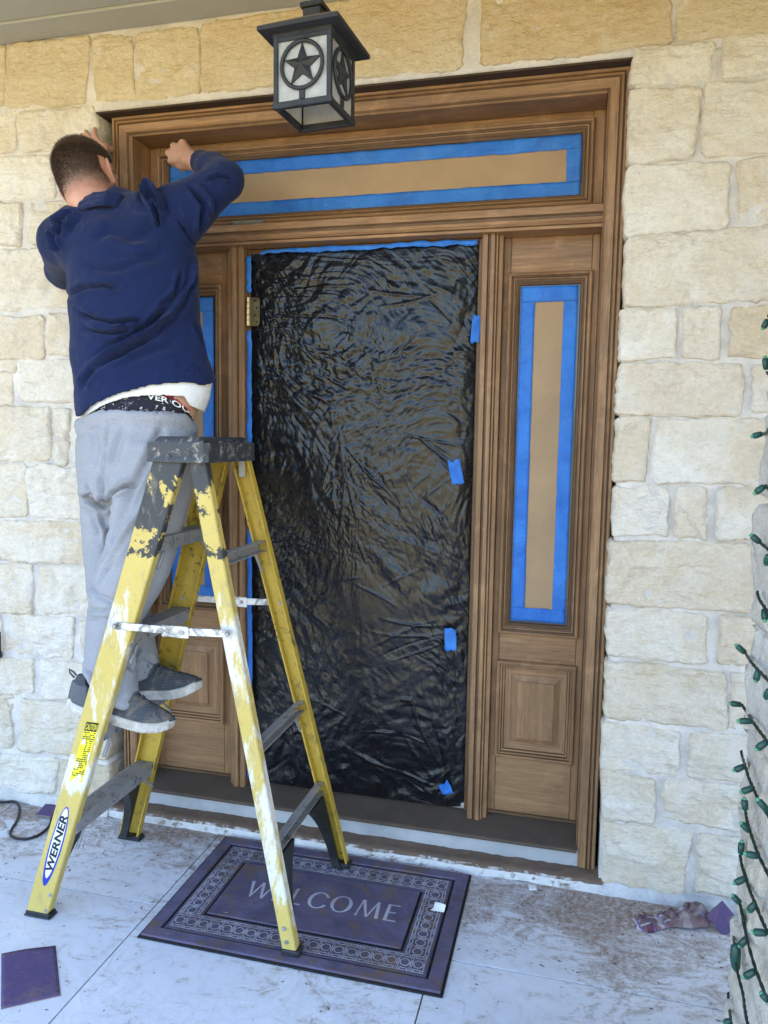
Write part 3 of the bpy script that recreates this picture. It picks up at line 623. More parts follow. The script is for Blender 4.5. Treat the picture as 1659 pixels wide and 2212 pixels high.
def plastic_sheet():
    x0, x1, z0, z1 = -.489, .503, .166, 2.518; nu, nv = 300, 680
    uu, vv = np.meshgrid(np.linspace(x0, x1, nu), np.linspace(z1, z0, nv)); P = np.stack([uu.ravel(), np.zeros(nu*nv), vv.ravel()], 1); X, Z = P[:, 0], P[:, 2]
    wx = fbm(P*2.3, 3, 71)*.16; wz = fbm(P*2.3+9, 3, 72)*.16; c = np.zeros(len(P))
    for i, (fr, am, st) in enumerate([(5, .0060, 2.4), (8, .0050, 2.0), (13, .0046, 1.9), (21, .0044, 1.7), (34, .0034, 1.5), (52, .0022, 1.3), (9, .0055, 3.0), (16, .0044, 2.6), (27, .0030, 2.2), (70, .0013, 1.2)]):
        th = RNG.uniform(-.9, .9)+.5*fbm(P*1.4+i*5, 2, 90+i); cs, sn = np.cos(th), np.sin(th); xx, zz = X+wx, Z+wz
        a_, b_ = (xx*cs+zz*sn)*fr, (-xx*sn+zz*cs)*fr/st; n = lin_noise(a_+i*7.7, b_+i*3.3, 200+i)
        m = np.clip(fbm(P*3.2+i*4.1, 2, 130+i)*1.4+.55, .15, 1.2); c += (n if i not in (6, 7, 8) else -np.abs(n))*am*m
    # long tension folds: straight sharp ridges, many of them running out from taped spots
    seg = []
    for (px, pz, a0, a1, n0) in ((.42, 1.61, 2.2, 4.2, 6), (.41, .90, 2.0, 4.0, 6), (-.05, 1.72, 3.6, 5.6, 9), (-.46, 1.3, -1.2, .9, 6), (.30, 2.3, 2.6, 4.4, 5), (-.40, 2.3, -1.3, .2, 5), (.38, .25, 1.7, 3.2, 5)):
        for _ in range(n0): seg.append((px+RNG.normal(0, .03), pz+RNG.normal(0, .05), RNG.uniform(a0, a1), RNG.uniform(.12, .5)))
    for _ in range(46): seg.append((RNG.uniform(x0, x1), RNG.uniform(z0, z1), RNG.choice([-.65, .6, -1.0, 2.4])+RNG.normal(0, .35), RNG.uniform(.06, .28)))
    for i, (px, pz, an, ln) in enumerate(seg):
        ca, sa = math.cos(an), math.sin(an); dx, dz = X-px+wx*.06, Z-pz+wz*.06; t = dx*ca+dz*sa; q = -dx*sa+dz*ca+.018*np.sin(t*9+i); w = RNG.uniform(.006, .013)
        env = np.clip(np.minimum(t, ln-t)/(.35*ln), 0, 1); c += RNG.choice([1, 1, -1])*RNG.uniform(.0022, .0048)*env*np.clip(1-np.abs(q)/w, 0, 1)
    e = np.minimum(np.minimum(X-x0, x1-X), np.minimum(Z-z0+.02, z1-Z)); fade = np.clip(e/.06, .12, 1)
    bul = np.clip((X-x0)/(x1-x0), 0, 1); bulge = .030*np.sin(bul*math.pi)**.8*np.clip((z1-Z)/.5, 0, 1)**.6*np.clip((Z-z0+.1)/.5, 0, 1); soft = fbm(P*np.array([2.0, 1, 1.2]), 2, 75)*.010
    rs = np.clip((X-.40)/.10, 0, 1)
    P[:, 1] = .172-(c+soft)*fade-bulge+rs**2*.022
    P[:, 2] += fbm(P*4+3, 3, 79)*.006*(vv.ravel() == z0)
    idx = np.arange(nu*nv).reshape(nv, nu); F = np.stack([idx[:-1, :-1], idx[1:, :-1], idx[1:, 1:], idx[:-1, 1:]], -1).reshape(-1, 4).tolist()
    o = np_mesh('plastic_sheet', P*U, F, M_PLASTIC, None, True); return o
pl = tag(plastic_sheet(), 'crumpled black plastic sheet taped over the open doorway', 'plastic sheet')
sm = pl.modifiers.new('thickness', 'SOLIDIFY'); sm.thickness = .0008; sm.offset = -1
# tape along the door head and hinge jamb
t_ = sheet('tape_strip_piece', -.44, .485, 2.509, 2.528, .160, M_TAPE, 91, .004, None, .010, 14); t_.name = 'masking_tape'; tag(t_, 'crinkled blue tape along the top edge of the black plastic', 'tape')
for z0, z1, s_, lb in ((1.47, 2.19, 92, 'long blue tape strip on the hinge side between the two brass hinges'), (2.35, 2.50, 93, 'short blue tape strip above the upper brass hinge'), (.19, 1.33, 94, 'long blue tape strip on the hinge side below the lower hinge')):
    t_ = sheet('masking_tape', -.499, -.476, z0, z1, .1505, M_TAPE, s_, .003, None, .006, 12); tag(t_, lb, 'tape')
def tape_patch(px, py, w, h, rot, label, seed, y=.138):
    c = at_y(px, py, y*U); nu, nv = 7, 10; cs, sn = math.cos(rot), math.sin(rot); rr = random.Random(seed)
    def fn(a, b):
        x = (a-.5)*w; z = (.5-b)*h
        if b in (0, 1): z += rr.uniform(-.006, .006)
        x2, z2 = x*cs-z*sn, x*sn+z*cs; return (c.x+x2, c.y-.004*math.sin(a*3+b*4)-.006*abs(b-.5), c.z+z2)
    m = MB(); m.grid(nu, nv, fn); o = m.build('masking_tape', M_TAPE, None, True); so = o.modifiers.new('thickness', 'SOLIDIFY'); so.thickness = .0006
    tag(o, label, 'tape')
tape_patch(1028, 711, .030, .088, -.08, 'blue tape patch beside the right post, highest on the black plastic', 1, .150)
tape_patch(985, 1020, .042, .082, .22, 'blue tape patch on the black plastic, second from the top', 2, .130)
tape_patch(973, 1381, .041, .082, .05, 'blue tape patch low on the black plastic, third from the top', 3, .130)
tape_patch(962, 1702, .040, .045, .5, 'small torn blue tape patch at the foot of the black plastic', 4, .140)
# ================================================================== DOORMAT
def m_mat(name, c, var):
    t = NT(name, .95, .1); n = t.noise(7, 5, .65, .6); f = t.noise(260, 4, .75); d = t.noise(11, 6, .7, 1.2)
    col = t.mix(t.ramp(n, (.35, 0), (.65, 1)), tuple(x*.7 for x in c), tuple(x*1.25 for x in c))
    col = t.mix(t.math('MULTIPLY', t.ramp(f, (.35, 1), (.65, 0)), .45), col, tuple(x*.35 for x in c))
    col = t.mix(t.math('MULTIPLY', t.ramp(d, (.50, 0), (.68, 1)), var), col, (.17, .115, .075))
    return t.done(col, t.bump(f, .9, .003))
M_PURPLE = m_mat('purple carpet pile', (.145, .126, .200), .9); M_PURPLE2 = m_mat('flat purple band', (.125, .112, .165), .95)
M_RUB = m_plain('black rubber', (.016, .016, .018), .8, .25, var=.4, vs=40, bs=.3)
M_PRINT = m_mat('silver grey print', (.52, .50, .56), .35)
X0, X1, Y0, Y1 = -.516*U, .557*U, -.729*U, -.046*U
mat_ = thing('doormat', 'purple welcome doormat with a silver cane-pattern border', 'doormat', ((X0+X1)/2, (Y0+Y1)/2, 0))
def ring(name, i0, i1, z0, z1, m):
    mb = MB(); a = lambda i: [(X0+i, Y0+i), (X1-i, Y0+i), (X1-i, Y1-i), (X0+i, Y1-i)]
    A, B = a(i0), a(i1); c = .002; A2, B2 = a(i0+c), a(i1-c)
    V = [(x, y, z0) for x, y in A]+[(x, y, z1-c) for x, y in A]+[(x, y, z1) for x, y in A2]+[(x, y, z1) for x, y in B2]+[(x, y, z1-c) for x, y in B]+[(x, y, z0) for x, y in B]
    F = [(l*4+i, l*4+(i+1) % 4, l*4+4+(i+1) % 4, l*4+4+i) for l in range(5) for i in range(4)]; mb.add(V, F); return mb.build(name, m, mat_)
def pad(name, i, z0, z1, m):
    mb = MB(); mb.box((X0+i, Y0+i, z0), (X1-i, Y1-i, z1), .002); return mb.build(name, m, mat_)
pad('rubber_base', 0, .0006, .0065, M_RUB); ring('outer_band', .008, .048, .0066, .0125, M_PURPLE)
ring('pattern_band', .056, .140, .0066, .0098, M_PURPLE2); cpad = pad('centre_pad', .148, .0066, .0125, M_PURPLE)
# cane lattice
mb = MB(); zt = .0103
def strip(p, q, w):
    p = Vector((*p, zt)); q = Vector((*q, zt)); d = (q-p).normalized(); s = Vector((-d.y, d.x, 0))*w/2
    mb.add([p-s, q-s, q+s, p+s], [(0, 1, 2, 3)])
i0, i1 = .066, .130; bx0, bx1, by0, by1 = X0+i0, X1-i0, Y0+i0, Y1-i0; cw = i1-i0
lw = .0027
def runs(p0, d, s, L):
    n = max(1, round(L/.038)); c = L/n
    P = lambda a, b: (p0[0]+d[0]*a+s[0]*b, p0[1]+d[1]*a+s[1]*b)
    for b in (0, .14, .86, 1): strip(P(0, b*cw), P(L, b*cw), lw)
    for k in range(n):
        a0 = k*c
        for t_ in (0.06, .94): strip(P(a0+c*t_, 0), P(a0+c*t_, cw), lw)
        strip(P(a0, .3*cw), P(a0+c*.3, 0), lw); strip(P(a0+c*.7, 0), P(a0+c, .3*cw), lw)
        strip(P(a0, .7*cw), P(a0+c*.3, cw), lw); strip(P(a0+c*.7, cw), P(a0+c, .7*cw), lw)
        cx, r = a0+c/2, c*.36
        pts = [(cx+r*math.cos(w_), cw/2+r*1.05*math.sin(w_)) for w_ in np.arange(8)*math.pi/4+math.pi/8]
        for a, b in zip(pts, pts[1:]+pts[:1]): strip(P(*a), P(*b), lw)
runs((bx0, by0), (1, 0), (0, 1), bx1-bx0); runs((bx0, by1-cw), (1, 0), (0, 1), bx1-bx0)
runs((bx0+cw, by0+cw), (0, 1), (-1, 0), by1-by0-2*cw); runs((bx1, by0+cw), (0, 1), (-1, 0), by1-by0-2*cw)
mb.build('cane_pattern', M_PRINT, mat_)
# WELCOME in flared capitals (unit height 1)
def lett(ch):
    T, t = .16, .07
    L = {'W': ([[(0, 1), (T, 1), (.40, 0), (.32, 0)], [(.30, 0), (.38, 0), (.62, 1), (.55, 1)], [(.50, 1), (.66, 1), (.92, 0), (.84, 0)], [(.83, 0), (.91, 0), (1.16, 1), (1.08, 1)]], 1.22),
         'E': ([[(0, 0), (T*.9, 0), (T*.9, 1), (0, 1)], [(T*.9, .93), (.52, .93), (.54, 1), (T*.9, 1)], [(T*.9, .48), (.45, .48), (.45, .55), (T*.9, .55)], [(T*.9, 0), (.56, 0), (.54, .07), (T*.9, .07)]], .66),
         'L': ([[(0, 0), (T*.9, 0), (T*.9, 1), (0, 1)], [(T*.9, 0), (.52, 0), (.5, .07), (T*.9, .07)]], .6),
         'M': ([[(.04, 0), (.11, 0), (.2, 1), (.14, 1)], [(.12, 1), (.28, 1), (.58, 0), (.50, 0)], [(.50, 0), (.58, 0), (.88, 1), (.82, 1)], [(.80, 1), (.92, 1), (1.06, 0), (.90, 0)]], 1.14)}
    if ch in 'CO':
        q = []; a0, a1 = (.16*math.pi, 1.84*math.pi) if ch == 'C' else (0, 2*math.pi); N = 28
        for k in range(N):
            u, v = a0+(a1-a0)*k/N, a0+(a1-a0)*(k+1)/N
            f = lambda w, o: (.48+(.48-(.07+.09*abs(math.cos(w)))*o)*math.cos(w), .5+(.51-(.06+.02*abs(math.cos(w)))*o)*math.sin(w))
            q.append([f(u, 0), f(v, 0), f(v, 1), f(u, 1)])
        return q, (.90 if ch == 'C' else 1.04)
    return L[ch]
pa, pb = at_z(523, 1934, .0125), at_z(861, 1988, .0125); LH = (at_z(523, 1902, .0125)-pa).length; span = (pb-pa).length
tot = sum(lett(c)[1] for c in 'WELCOME')+.14*6; kx = span/tot; x = 0; mb = MB()
for c in 'WELCOME':
    q, w = lett(c)
    mb = MB()
    for qi, poly in enumerate(q):
        V = [(pa.x+(x+px)*kx, pa.y+py*LH, .0130+.00004*qi*(len(q) < 9)) for px, py in poly]; mb.add(V, [tuple(range(len(V)))])
    x += w+.14; mb.build('letter', M_PRINT, mat_)

# ================================================================== STEPLADDER (survey units)
def m_rail(name, rear=False):
    t = NT(name, .55, .4); x, y, z = t.sep(); n = t.noise(17, 8, .74, .25, t.map((1, 1, .30))); f = t.noise(70, 5, .75, .5); g = t.noise(5, 5, .65, .5)
    yel = t.mix(g, (.50, .37, .085), (.62, .47, .14)); yel = t.mix(t.math('MULTIPLY', t.ramp(f, (.58, 0), (.72, 1)), .45), yel, (.22, .14, .04))
    # old white paint in zones up the rail
    zz = t.math('MULTIPLY', z, 1/U)
    zone = t.ramp(t.math('MULTIPLY', zz, .5), (.03, 0), (.05, .25 if not rear else .75), (.12, 0 if not rear else .9), (.18, .15 if not rear else .75), (.26, 1), (.33, .55 if not rear else .9), (.40, .75 if not rear else .7), (.55, .75 if not rear else .9), (.62, .45), (.70, .1), (.72, 0))
    w = t.ramp(t.math('ADD', t.math('MULTIPLY', n, .75), t.math('MULTIPLY', zone, .30)), (.60, 0), (.66, .88))
    w = t.math('MULTIPLY', w, t.math('MULTIPLY', t.ramp(f, (.28, .55), (.42, 1)), t.math('GREATER_THAN', zone, .02)))
    col = t.mix(w, yel, t.mix(f, (.62, .60, .55), (.80, .79, .76)))
    # black paint near the cap
    bz = t.ramp(t.math('MULTIPLY', zz, .5), (.645, 0), (.67, .75), (.70, .50), (.735, .62), (.76, .42), (.785, .60), (.80, .8), (.825, .85)); 
    k = t.ramp(t.math('ADD', t.math('MULTIPLY', t.noise(9, 8, .70, .35, t.map((1, 1, .8))), 1.0), t.math('MULTIPLY', bz, .30)), (.655, 0), (.672, 1))
    k = t.math('MULTIPLY', k, t.math('GREATER_THAN', bz, .02)); 
    col = t.mix(k, col, t.mix(f, (.022, .024, .026), (.06, .06, .06)))
    # chips and brown grime
    chip = t.ramp(t.noise(34, 5, .7, 1.4), (.665, 0), (.69, 1)); col = t.mix(t.math('MULTIPLY', chip, .85), col, (.05, .035, .025))
    gr = t.ramp(t.noise(24, 7, .74, .8, t.map((1, 1, .45), (0, .3, 0))), (.54, 0), (.64, 1)); col = t.mix(t.math('MULTIPLY', gr, .42), col, (.26, .22, .17))
    return t.done(col, t.bump(t.math('ADD', f, t.math('MULTIPLY', w, .8)), .3, .002))
def m_rail_in():
    t = NT('yellow fibreglass inner', .5, .4); f = t.noise(60, 5, .75, .5); g = t.noise(7, 5, .65, .8)
    col = t.mix(g, (.42, .27, .030), (.56, .39, .06)); col = t.mix(t.math('MULTIPLY', t.ramp(t.noise(20, 6, .75, 1.4), (.54, 0), (.63, 1)), .75), col, (.06, .045, .03))
    col = t.mix(t.math('MULTIPLY', t.ramp(f, (.55, 0), (.75, 1)), .4), col, (.2, .12, .03)); return t.done(col, t.bump(f, .2, .002))
M_RF = m_rail('worn yellow fibreglass'); M_RR = m_rail('worn yellow and white fibreglass', True); M_RI = m_rail_in()
def m_alu():
    t = NT('dirty aluminium', .5, .5); n = t.noise(12, 6, .7, .6); f = t.noise(90, 5, .75)
    col = t.mix(n, (.24, .235, .23), (.48, .47, .46)); col = t.mix(t.math('MULTIPLY', t.ramp(f, (.64, 0), (.70, 1)), .8), col, (.70, .69, .66))
    col = t.mix(t.math('MULTIPLY', t.ramp(t.noise(30, 5, .7, 1), (.55, 0), (.64, 1)), .7), col, (.05, .045, .04))
    return t.done(col, t.bump(f, .2, .002), None, Metallic=.45)
M_ALU = m_alu()
def m_white_alu():
    t = NT('white-spattered aluminium', .5, .5); n = t.noise(16, 6, .7, .8); col = t.mix(t.ramp(n, (.44, 0), (.54, 1)), (.24, .23, .21), (.72, .71, .67)); return t.done(col, t.bump(n, .2, .002), None, Metallic=.25)
M_WALU = m_white_alu()
def m_cap():
    t = NT('paint-marked black plastic', .5, .4); n = t.noise(8, 5, .65, .7); f = t.noise(38, 6, .75, .8)
    col = t.mix(n, (.022, .025, .03), (.055, .06, .068)); col = t.mix(t.math('MULTIPLY', t.ramp(f, (.54, 0), (.64, 1)), .7), col, (.36, .33, .27))
    col = t.mix(t.math('MULTIPLY', t.ramp(t.noise(13, 4, .6, 1), (.62, 0), (.70, 1)), .6), col, (.12, .05, .03)); return t.done(col, t.bump(f, .25, .002))
M_CAP = m_cap(); M_BLK = m_plain('black nylon', (.018, .019, .021), .45, .45, var=.5, vs=25, bs=.2)
lad = thing('stepladder', 'paint-worn yellow fibreglass stepladder with black top cap', 'stepladder', (-.39*U, -.42*U, 0))
def channel(name, b0, b1, t0, t1, inw, mats, fl=.034, th=.005, z0=.018, z1=1.66):
    """web outer face from (x range) b0..b1 at floor to t0..t1 at cap; inw = +1 flanges towards +y"""
    (xa, xb, yb), (ta, tb, yt) = b0, t0; mb = MB(U)
    def sec(k):
        xl = xa+(ta-xa)*k; xr = xb+(tb-xb)*k; y = yb+(yt-yb)*k; z = z0+(z1-z0)*k; q = inw
        return [(xl+.004, y, z), (xr-.004, y, z), (xr, y+q*.004, z), (xr, y+q*fl, z), (xr-th*1.2, y+q*fl, z), (xr-th*1.2, y+q*th*1.6, z), (xl+th*1.2, y+q*th*1.6, z), (xl+th*1.2, y+q*fl, z), (xl, y+q*fl, z), (xl, y+q*.004, z)]
    V = []; N = 12
    for i in range(N+1): V += sec(i/N)
    m = 10; F = [(i*m+j, i*m+(j+1) % m, (i+1)*m+(j+1) % m, (i+1)*m+j) for i in range(N) for j in range(m)]
    F += [tuple(range(m))[::-1], tuple(range(N*m, N*m+m))]; mb.add(V, F)
    mb.m = [1 if (f[0] % m) in (4, 5, 6) else 0 for f in F[:N*m]]+[0, 0]
    return mb.build(name, mats, lad)
nf = channel('front_rail', (-.972, -.882, -.722), None, (-.497, -.384, -.612), None, 1, [M_RF, M_RI])
channel('front_rail', (-.955, -.865, -.140), None, (-.500, -.388, -.232), None, -1, [M_RI, M_RI])
nr = channel('rear_rail', (.008, .058, -.690), None, (-.375, -.312, -.600), None, 1, [M_RR, M_RI], .036)
channel('rear_rail', (.022, .072, -.118), None, (-.372, -.305, -.240), None, -1, [M_RI, M_RI], .036)
def xf(z): k = z/1.66; return -.927+(-.441+.927)*k, -.715+(.111)*k, -.147-(.085)*k   # rail centre x, near y, far y
def xr(z): k = z/1.66; return .035+(-.340-.035)*k, -.684+.09*k, -.125-.118*k
for z in (.362, .708, 1.048, 1.385):
    x, ya, yb = xf(z); mb = MB(U); hw = .041; n = 7
    mb.box((x-hw, ya+.0065, z-.046), (x-hw+.004, yb-.0065, z)); mb.box((x+hw-.004, ya+.0065, z-.046), (x+hw, yb-.0065, z))
    mb.box((x-hw+.0041, ya+.0065, z-.006), (x+hw-.0041, yb-.0065, z-.002))
    for i in range(n): mb.box((x-hw+.006+i*.0112, ya+.0066, z-.0021), (x-hw+.012+i*.0112, yb-.0066, z+.0012))
    st = mb.build('step', M_ALU, lad)
    for s_, y in ((-1, ya-.0035), (1, yb+.0035)):
        for dx in (-.02, .02):
            k = MB(U); k.tube([(x+dx, y, z-.024), (x+dx, y+s_*.003, z-.024)], [.0065, .004], 8); o = k.build('rivet', M_ALU); o.parent = st
    # diagonal knee braces under the step
    for y, s_ in ((ya, 1), (yb, -1)):
        k = MB(U); k.tube([(x+.036, y+s_*.012, z-.105), (x+.030, y+s_*.075, z-.04)], .006, 6); k.build('step_brace', M_ALU, lad)
for z in (.345, .680, 1.318):
    x, ya, yb = xr(z); mb = MB(U); ym = (ya+yb)/2
    mb.box((x-.016, ya+.006, z-.022), (x-.012, yb-.006, z+.022)); mb.box((x-.0119, ya+.006, z+.017), (x+.012, yb-.006, z+.0215)); mb.box((x-.0119, ya+.006, z-.0215), (x+.012, yb-.006, z-.017))
    for i in range(3): mb.box((x-.019, ya+.03, z-.013+i*.011), (x-.0161, yb-.03, z-.008+i*.011))
    mb.build('rear_brace', M_ALU, lad)
    for y, s_ in ((ya, 1), (yb, -1)):
        k = MB(U); k.tube([(x, y+s_*.014, z-.10), (x-.002, y+s_*.075, z-.02)], .006, 6); k.build('step_brace', M_ALU, lad)
# spreaders: two hinged bars a side
def spreader(ya, yb, za, zb, yo):
    xa_, xb_ = -.621, -.199; xm = (xa_+xb_)/2+.02; mb = MB(U)
    def bar(p, q, h, d, y):
        dx = Vector((q[0]-p[0], 0, q[1]-p[1])); L = dx.length; a = math.atan2(dx.z, dx.x)
        M = Matrix.Translation((p[0], y, p[1])) @ Matrix.Rotation(-a, 4, 'Y'); mb.box((-.012, 0, -h/2), (L+.012, d, h/2), .002, 0, M)
    bar((xa_, za), (xm, (za+zb)/2-.004), .026, .004, yo); bar((xm, (za+zb)/2-.004), (xb_, zb), .026, .004, yo-.0045)
    mb.box((xm-.05, yo-.010, (za+zb)/2-.024), (xm+.05, yo-.005, (za+zb)/2+.016), .003); sp = mb.build('spreader', M_WALU, lad)
    for x, z in ((xa_, za), (xb_, zb), (xm-.028, (za+zb)/2-.004), (xm+.028, (za+zb)/2-.004)):
        k = MB(U); k.tube([(x, yo-.004, z), (x, yo-.014, z)], [.010, .007], 10); o = k.build('rivet', M_ALU); o.parent = sp
spreader(0, 0, 1.081, 1.088, -.660); spreader(0, 0, 1.085, 1.095, -.195)
# top cap
def cap():
    mb = MB(U); ya, yb = -.625, -.222
    T = [(-.500, ya+.018), (-.316, ya+.018), (-.316, yb-.018), (-.500, yb-.018)]; B = [(-.522, ya), (-.290, ya), (-.290, yb), (-.522, yb)]
    r = .010; lv = [(B, 1.648, 0), (B, 1.656, .0), (T, 1.722, .0), (T, 1.735, .010)]
    V = []
    for q, z, ins in lv:
        cx = sum(p[0] for p in q)/4; cy = sum(p[1] for p in q)/4
        for i, (x, y) in enumerate(q):
            sx = 1 if x > cx else -1; sy = 1 if y > cy else -1; x -= sx*ins; y -= sy*ins
            c = .014; a, b = ((x-sx*c, y), (x, y-sy*c)); order = [a, b] if (i % 2) else [b, a]
            V += [(*order[0], z), (*order[1], z)]
    m = 8; F = [(l*m+i, l*m+(i+1) % m, (l+1)*m+(i+1) % m, (l+1)*m+i) for l in range(3) for i in range(m)]+[tuple(range(3*m, 4*m))]
    # inner hollow
    o = len(V); V += [(p[0]*.985-.006, p[1]*.985-.006, 1.648) for p in V[:m]]+[(p[0]*.985-.006, p[1]*.985-.006, 1.715) for p in V[:m]]
    F += [(i, o+i, o+(i+1) % m, (i+1) % m) for i in range(m)]+[(o+i, o+m+i, o+m+(i+1) % m, o+(i+1) % m) for i in range(m)]+[tuple(range(o+m, o+2*m))[::-1]]
    mb.add(V, F); c = mb.build('top_cap', M_CAP, lad)
    for x, z in ((-.478, 1.700), (-.425, 1.703), (-.432, 1.668), (-.352, 1.678)):
        k = MB(U); y = -.625+.018*(z-1.656)/.066-.0005; k.tube([(x, y+.002, z), (x, y-.003, z), (x, y-.005, z)], [.0095, .009, .005], 10); o = k.build('rivet', M_CAP); o.parent = c
    for y in (-.50, -.37, -.285):       # ribs on the long side
        k = MB(U); k.box((-.3095, y-.004, 1.655), (-.2935, y+.004, 1.722), .002); o = k.build('rib', M_CAP); o.parent = c
    k = MB(U); k.box((-.45, -.56, 1.7342), (-.37, -.30, 1.7352)); o = k.build('tray', M_BLK); o.parent = c
cap()
k = MB(U); k.box((-.336, -.285, 1.585), (-.312, -.281, 1.648), .002); k.build('gusset', M_ALU, lad)
# rubber feet and black corner brackets
def foot(x0, x1, y0, y1):
    k = MB(U); k.box((x0-.006, y0-.005, .0012), (x1+.006, y1+.005, .020), .005); k.box((x0-.009, y0-.008, .0006), (x1+.009, y1+.008, .008), .003); return k.build('foot', M_BLK, lad)
foot(-.968, -.878, -.722, -.688); foot(-.950, -.860, -.174, -.140)
def foot_r(x0, x1, y0, y1, dz):
    k = MB(U); k.box((x0-.006, y0-.005, dz), (x1+.006, y1+.005, .020+dz), .004); return k.build('foot', M_BLK, lad)
foot_r(.010, .062, -.692, -.654, .0155); foot_r(.022, .074, -.156, -.118, .0155)
def bracket(rail, y, s, zt, front):
    """curved black web from the foot up under the lowest step"""
    N = 9; A = []; w = .016
    for i in range(N):
        k = i/(N-1); z = .02+(zt-.02)*k; x = rail(z)[0]; reach = .012+.115*k**2.6
        A.append((x, y(z)+s*.034, y(z)+s*(.036+reach), z))
    mb = MB(U); V = []; F = []
    for (x, a, b, z) in A: V += [(x-w, a, z), (x+w, a, z), (x+w, b, z), (x-w, b, z)]
    for i in range(N-1): F += [(i*4+j, i*4+(j+1) % 4, i*4+4+(j+1) % 4, i*4+4+j) for j in range(4)]
    F += [(3, 2, 1, 0), tuple(range(4*N-4, 4*N))]; mb.add(V, F); mb.build('corner_bracket', M_BLK, lad)
bracket(xf, lambda z: xf(z)[1], 1, .312, 1); bracket(xf, lambda z: xf(z)[2], -1, .312, 1)
bracket(xr, lambda z: xr(z)[1], 1, .32, 0); bracket(xr, lambda z: xr(z)[2], -1, .32, 0)
for (rl, z, dx, yy) in [(xr, .06, 0, -.690), (xr, .105, 0, -.688), (xf, .09, .03, -.7185), (xf, .03, .03, -.7205)]:
    k = MB(U); x = rl(z)[0]+dx; k.tube([(x, yy+.003, z), (x, yy-.003, z)], [.008, .006], 8); k.build('rivet', M_ALU, lad)
# labels on the near front rail: web plane frame (a across, b up the rail)
zA, zB = .018, 1.66
def web(a, b, lift=.0008):
    """a in -1..1 across the web, b = height z (survey)"""
    k = (b-zA)/(zB-zA); xl = -.972+(-.497+.972)*k; xr_ = -.882+(-.384+.882)*k; y = -.722+(-.612+.722)*k
    return (xl+(xr_-xl)*(a+1)/2, y-lift, b)
def text_polys(s, shear=0.0, bold=0.0):
    c = bpy.data.curves.new('lettering', 'FONT'); c.body = s; c.size = 1; c.shear = shear; c.offset = bold; c.resolution_u = 3; c.fill_mode = 'FRONT'
    o = bpy.data.objects.new('lettering', c); COL.objects.link(o); me = bpy.data.meshes.new_from_object(o)
    V = [v.co.copy() for v in me.vertices]; F = [tuple(p.vertices) for p in me.polygons]
    bpy.data.objects.remove(o); bpy.data.meshes.remove(me); bpy.data.curves.remove(c); return V, F
M_BLUEP = m_plain('blue print', (.02, .04, .42), .45, .4, var=.2); M_WHITEP = m_plain('white print', (.75, .75, .73), .5, .4, var=.1, vs=40)
M_BLACKP = m_plain('black print', (.012, .012, .014), .5, .4); M_YELP = m_plain('bright yellow label', (.80, .66, .02), .45, .4, var=.12, vs=60)
def letters(V, F, m, par):
    """one object per glyph: islands of the text mesh"""
    root = list(range(len(V)))
    def fd(i):
        while root[i] != i: root[i] = root[root[i]]; i = root[i]
        return i
    for f in F:
        for j in f[1:]: root[fd(f[0])] = fd(j)
    gr = {}
    for f in F: gr.setdefault(fd(f[0]), []).append(f)
    for fs in gr.values():
        ids = sorted({i for f in fs for i in f}); mp = {o_: k_ for k_, o_ in enumerate(ids)}; mbx = MB(); mbx.add([V[i] for i in ids], [tuple(mp[i] for i in f) for f in fs]); mbx.build('letter', m).parent = par
def ellipse(bc, bh, aw, lift, m, name, par, cut=1.0):
    N = 40; mb = MB(U); mb.add([web(aw*math.cos(2*math.pi*i/N), bc+bh*math.sin(2*math.pi*i/N), lift) for i in range(N)], [tuple(range(N))]); o = mb.build(name, m); o.parent = par if par.type == 'MESH' else None
    if par.type != 'MESH': adopt(o, par)
    return o
bc = .270; lg = ellipse(bc, .150, .56, .0006, M_BLUEP, 'maker_label', lad); ellipse(bc+.012, .132, .44, .0010, M_WHITEP, 'label_field', lg)
V, F = text_polys('WERNER', .25, .034); wx = max(v.x for v in V); hy = max(v.y for v in V); mb = MB(U)
letters([tuple(U*c__ for c__ in web(-((v.y/hy)-.5)*.62, bc-.098+(v.x/wx)*.215, .0014)) for v in V], F, M_BLACKP, lg)
def patch(a0, a1, b0, b1, m, name, par, lift):
    mb = MB(U); mb.add([web(a0, b0, lift), web(a1, b0, lift), web(a1, b1, lift), web(a0, b1, lift)], [(0, 1, 2, 3)]); o = mb.build(name, m)
    if par.type == 'MESH': o.parent = par
    else: adopt(o, par)
    return o
cl = patch(-.42, .62, .515, .735, M_YELP, 'caution_label', lad, .0006); patch(-.40, .60, .700, .733, M_BLACKP, 'label_header', cl, .0009)
V, F = text_polys('CAUTION', 0, .012); wx = max(v.x for v in V); hy = max(v.y for v in V); mb = MB(U)
letters([tuple(U*c__ for c__ in web(-.34+(v.x/wx)*.88, .7055+(v.y/hy)*.021, .0012)) for v in V], F, M_YELP, cl)
rr = random.Random(3)
mb = MB(U)
for b0 in np.arange(.535, .694, .0075):
    a = -.36
    while a < .5:
        w = rr.uniform(.05, .14)
        if rr.random() < .78 and not (.60 < b0 < .655 and a < -.02): mb.add([web(a, b0, .0011), web(a+w, b0, .0011), web(a+w, b0+.0042, .0011), web(a, b0+.0042, .0011)], [(0, 1, 2, 3)])
        a += w+.03
ps_ = mb.build('small_print', M_BLACKP); ps_.parent = cl; ps_['kind'] = 'stuff'
mb = MB(U)
for ca, cb_, ra, rb in ((-.18, .660, .17, .012), (-.2, .575, .16, .014), (.3, .53, .24, .012), (.05, .518, .3, .010), (.56, .61, .08, .02)):
    N = 14; mb.add([web(ca+ra*math.cos(6.283*i/N)*rr.uniform(.6, 1.2), cb_+rb*math.sin(6.283*i/N)*rr.uniform(.6, 1.2), .0014) for i in range(N)], [tuple(range(N))])
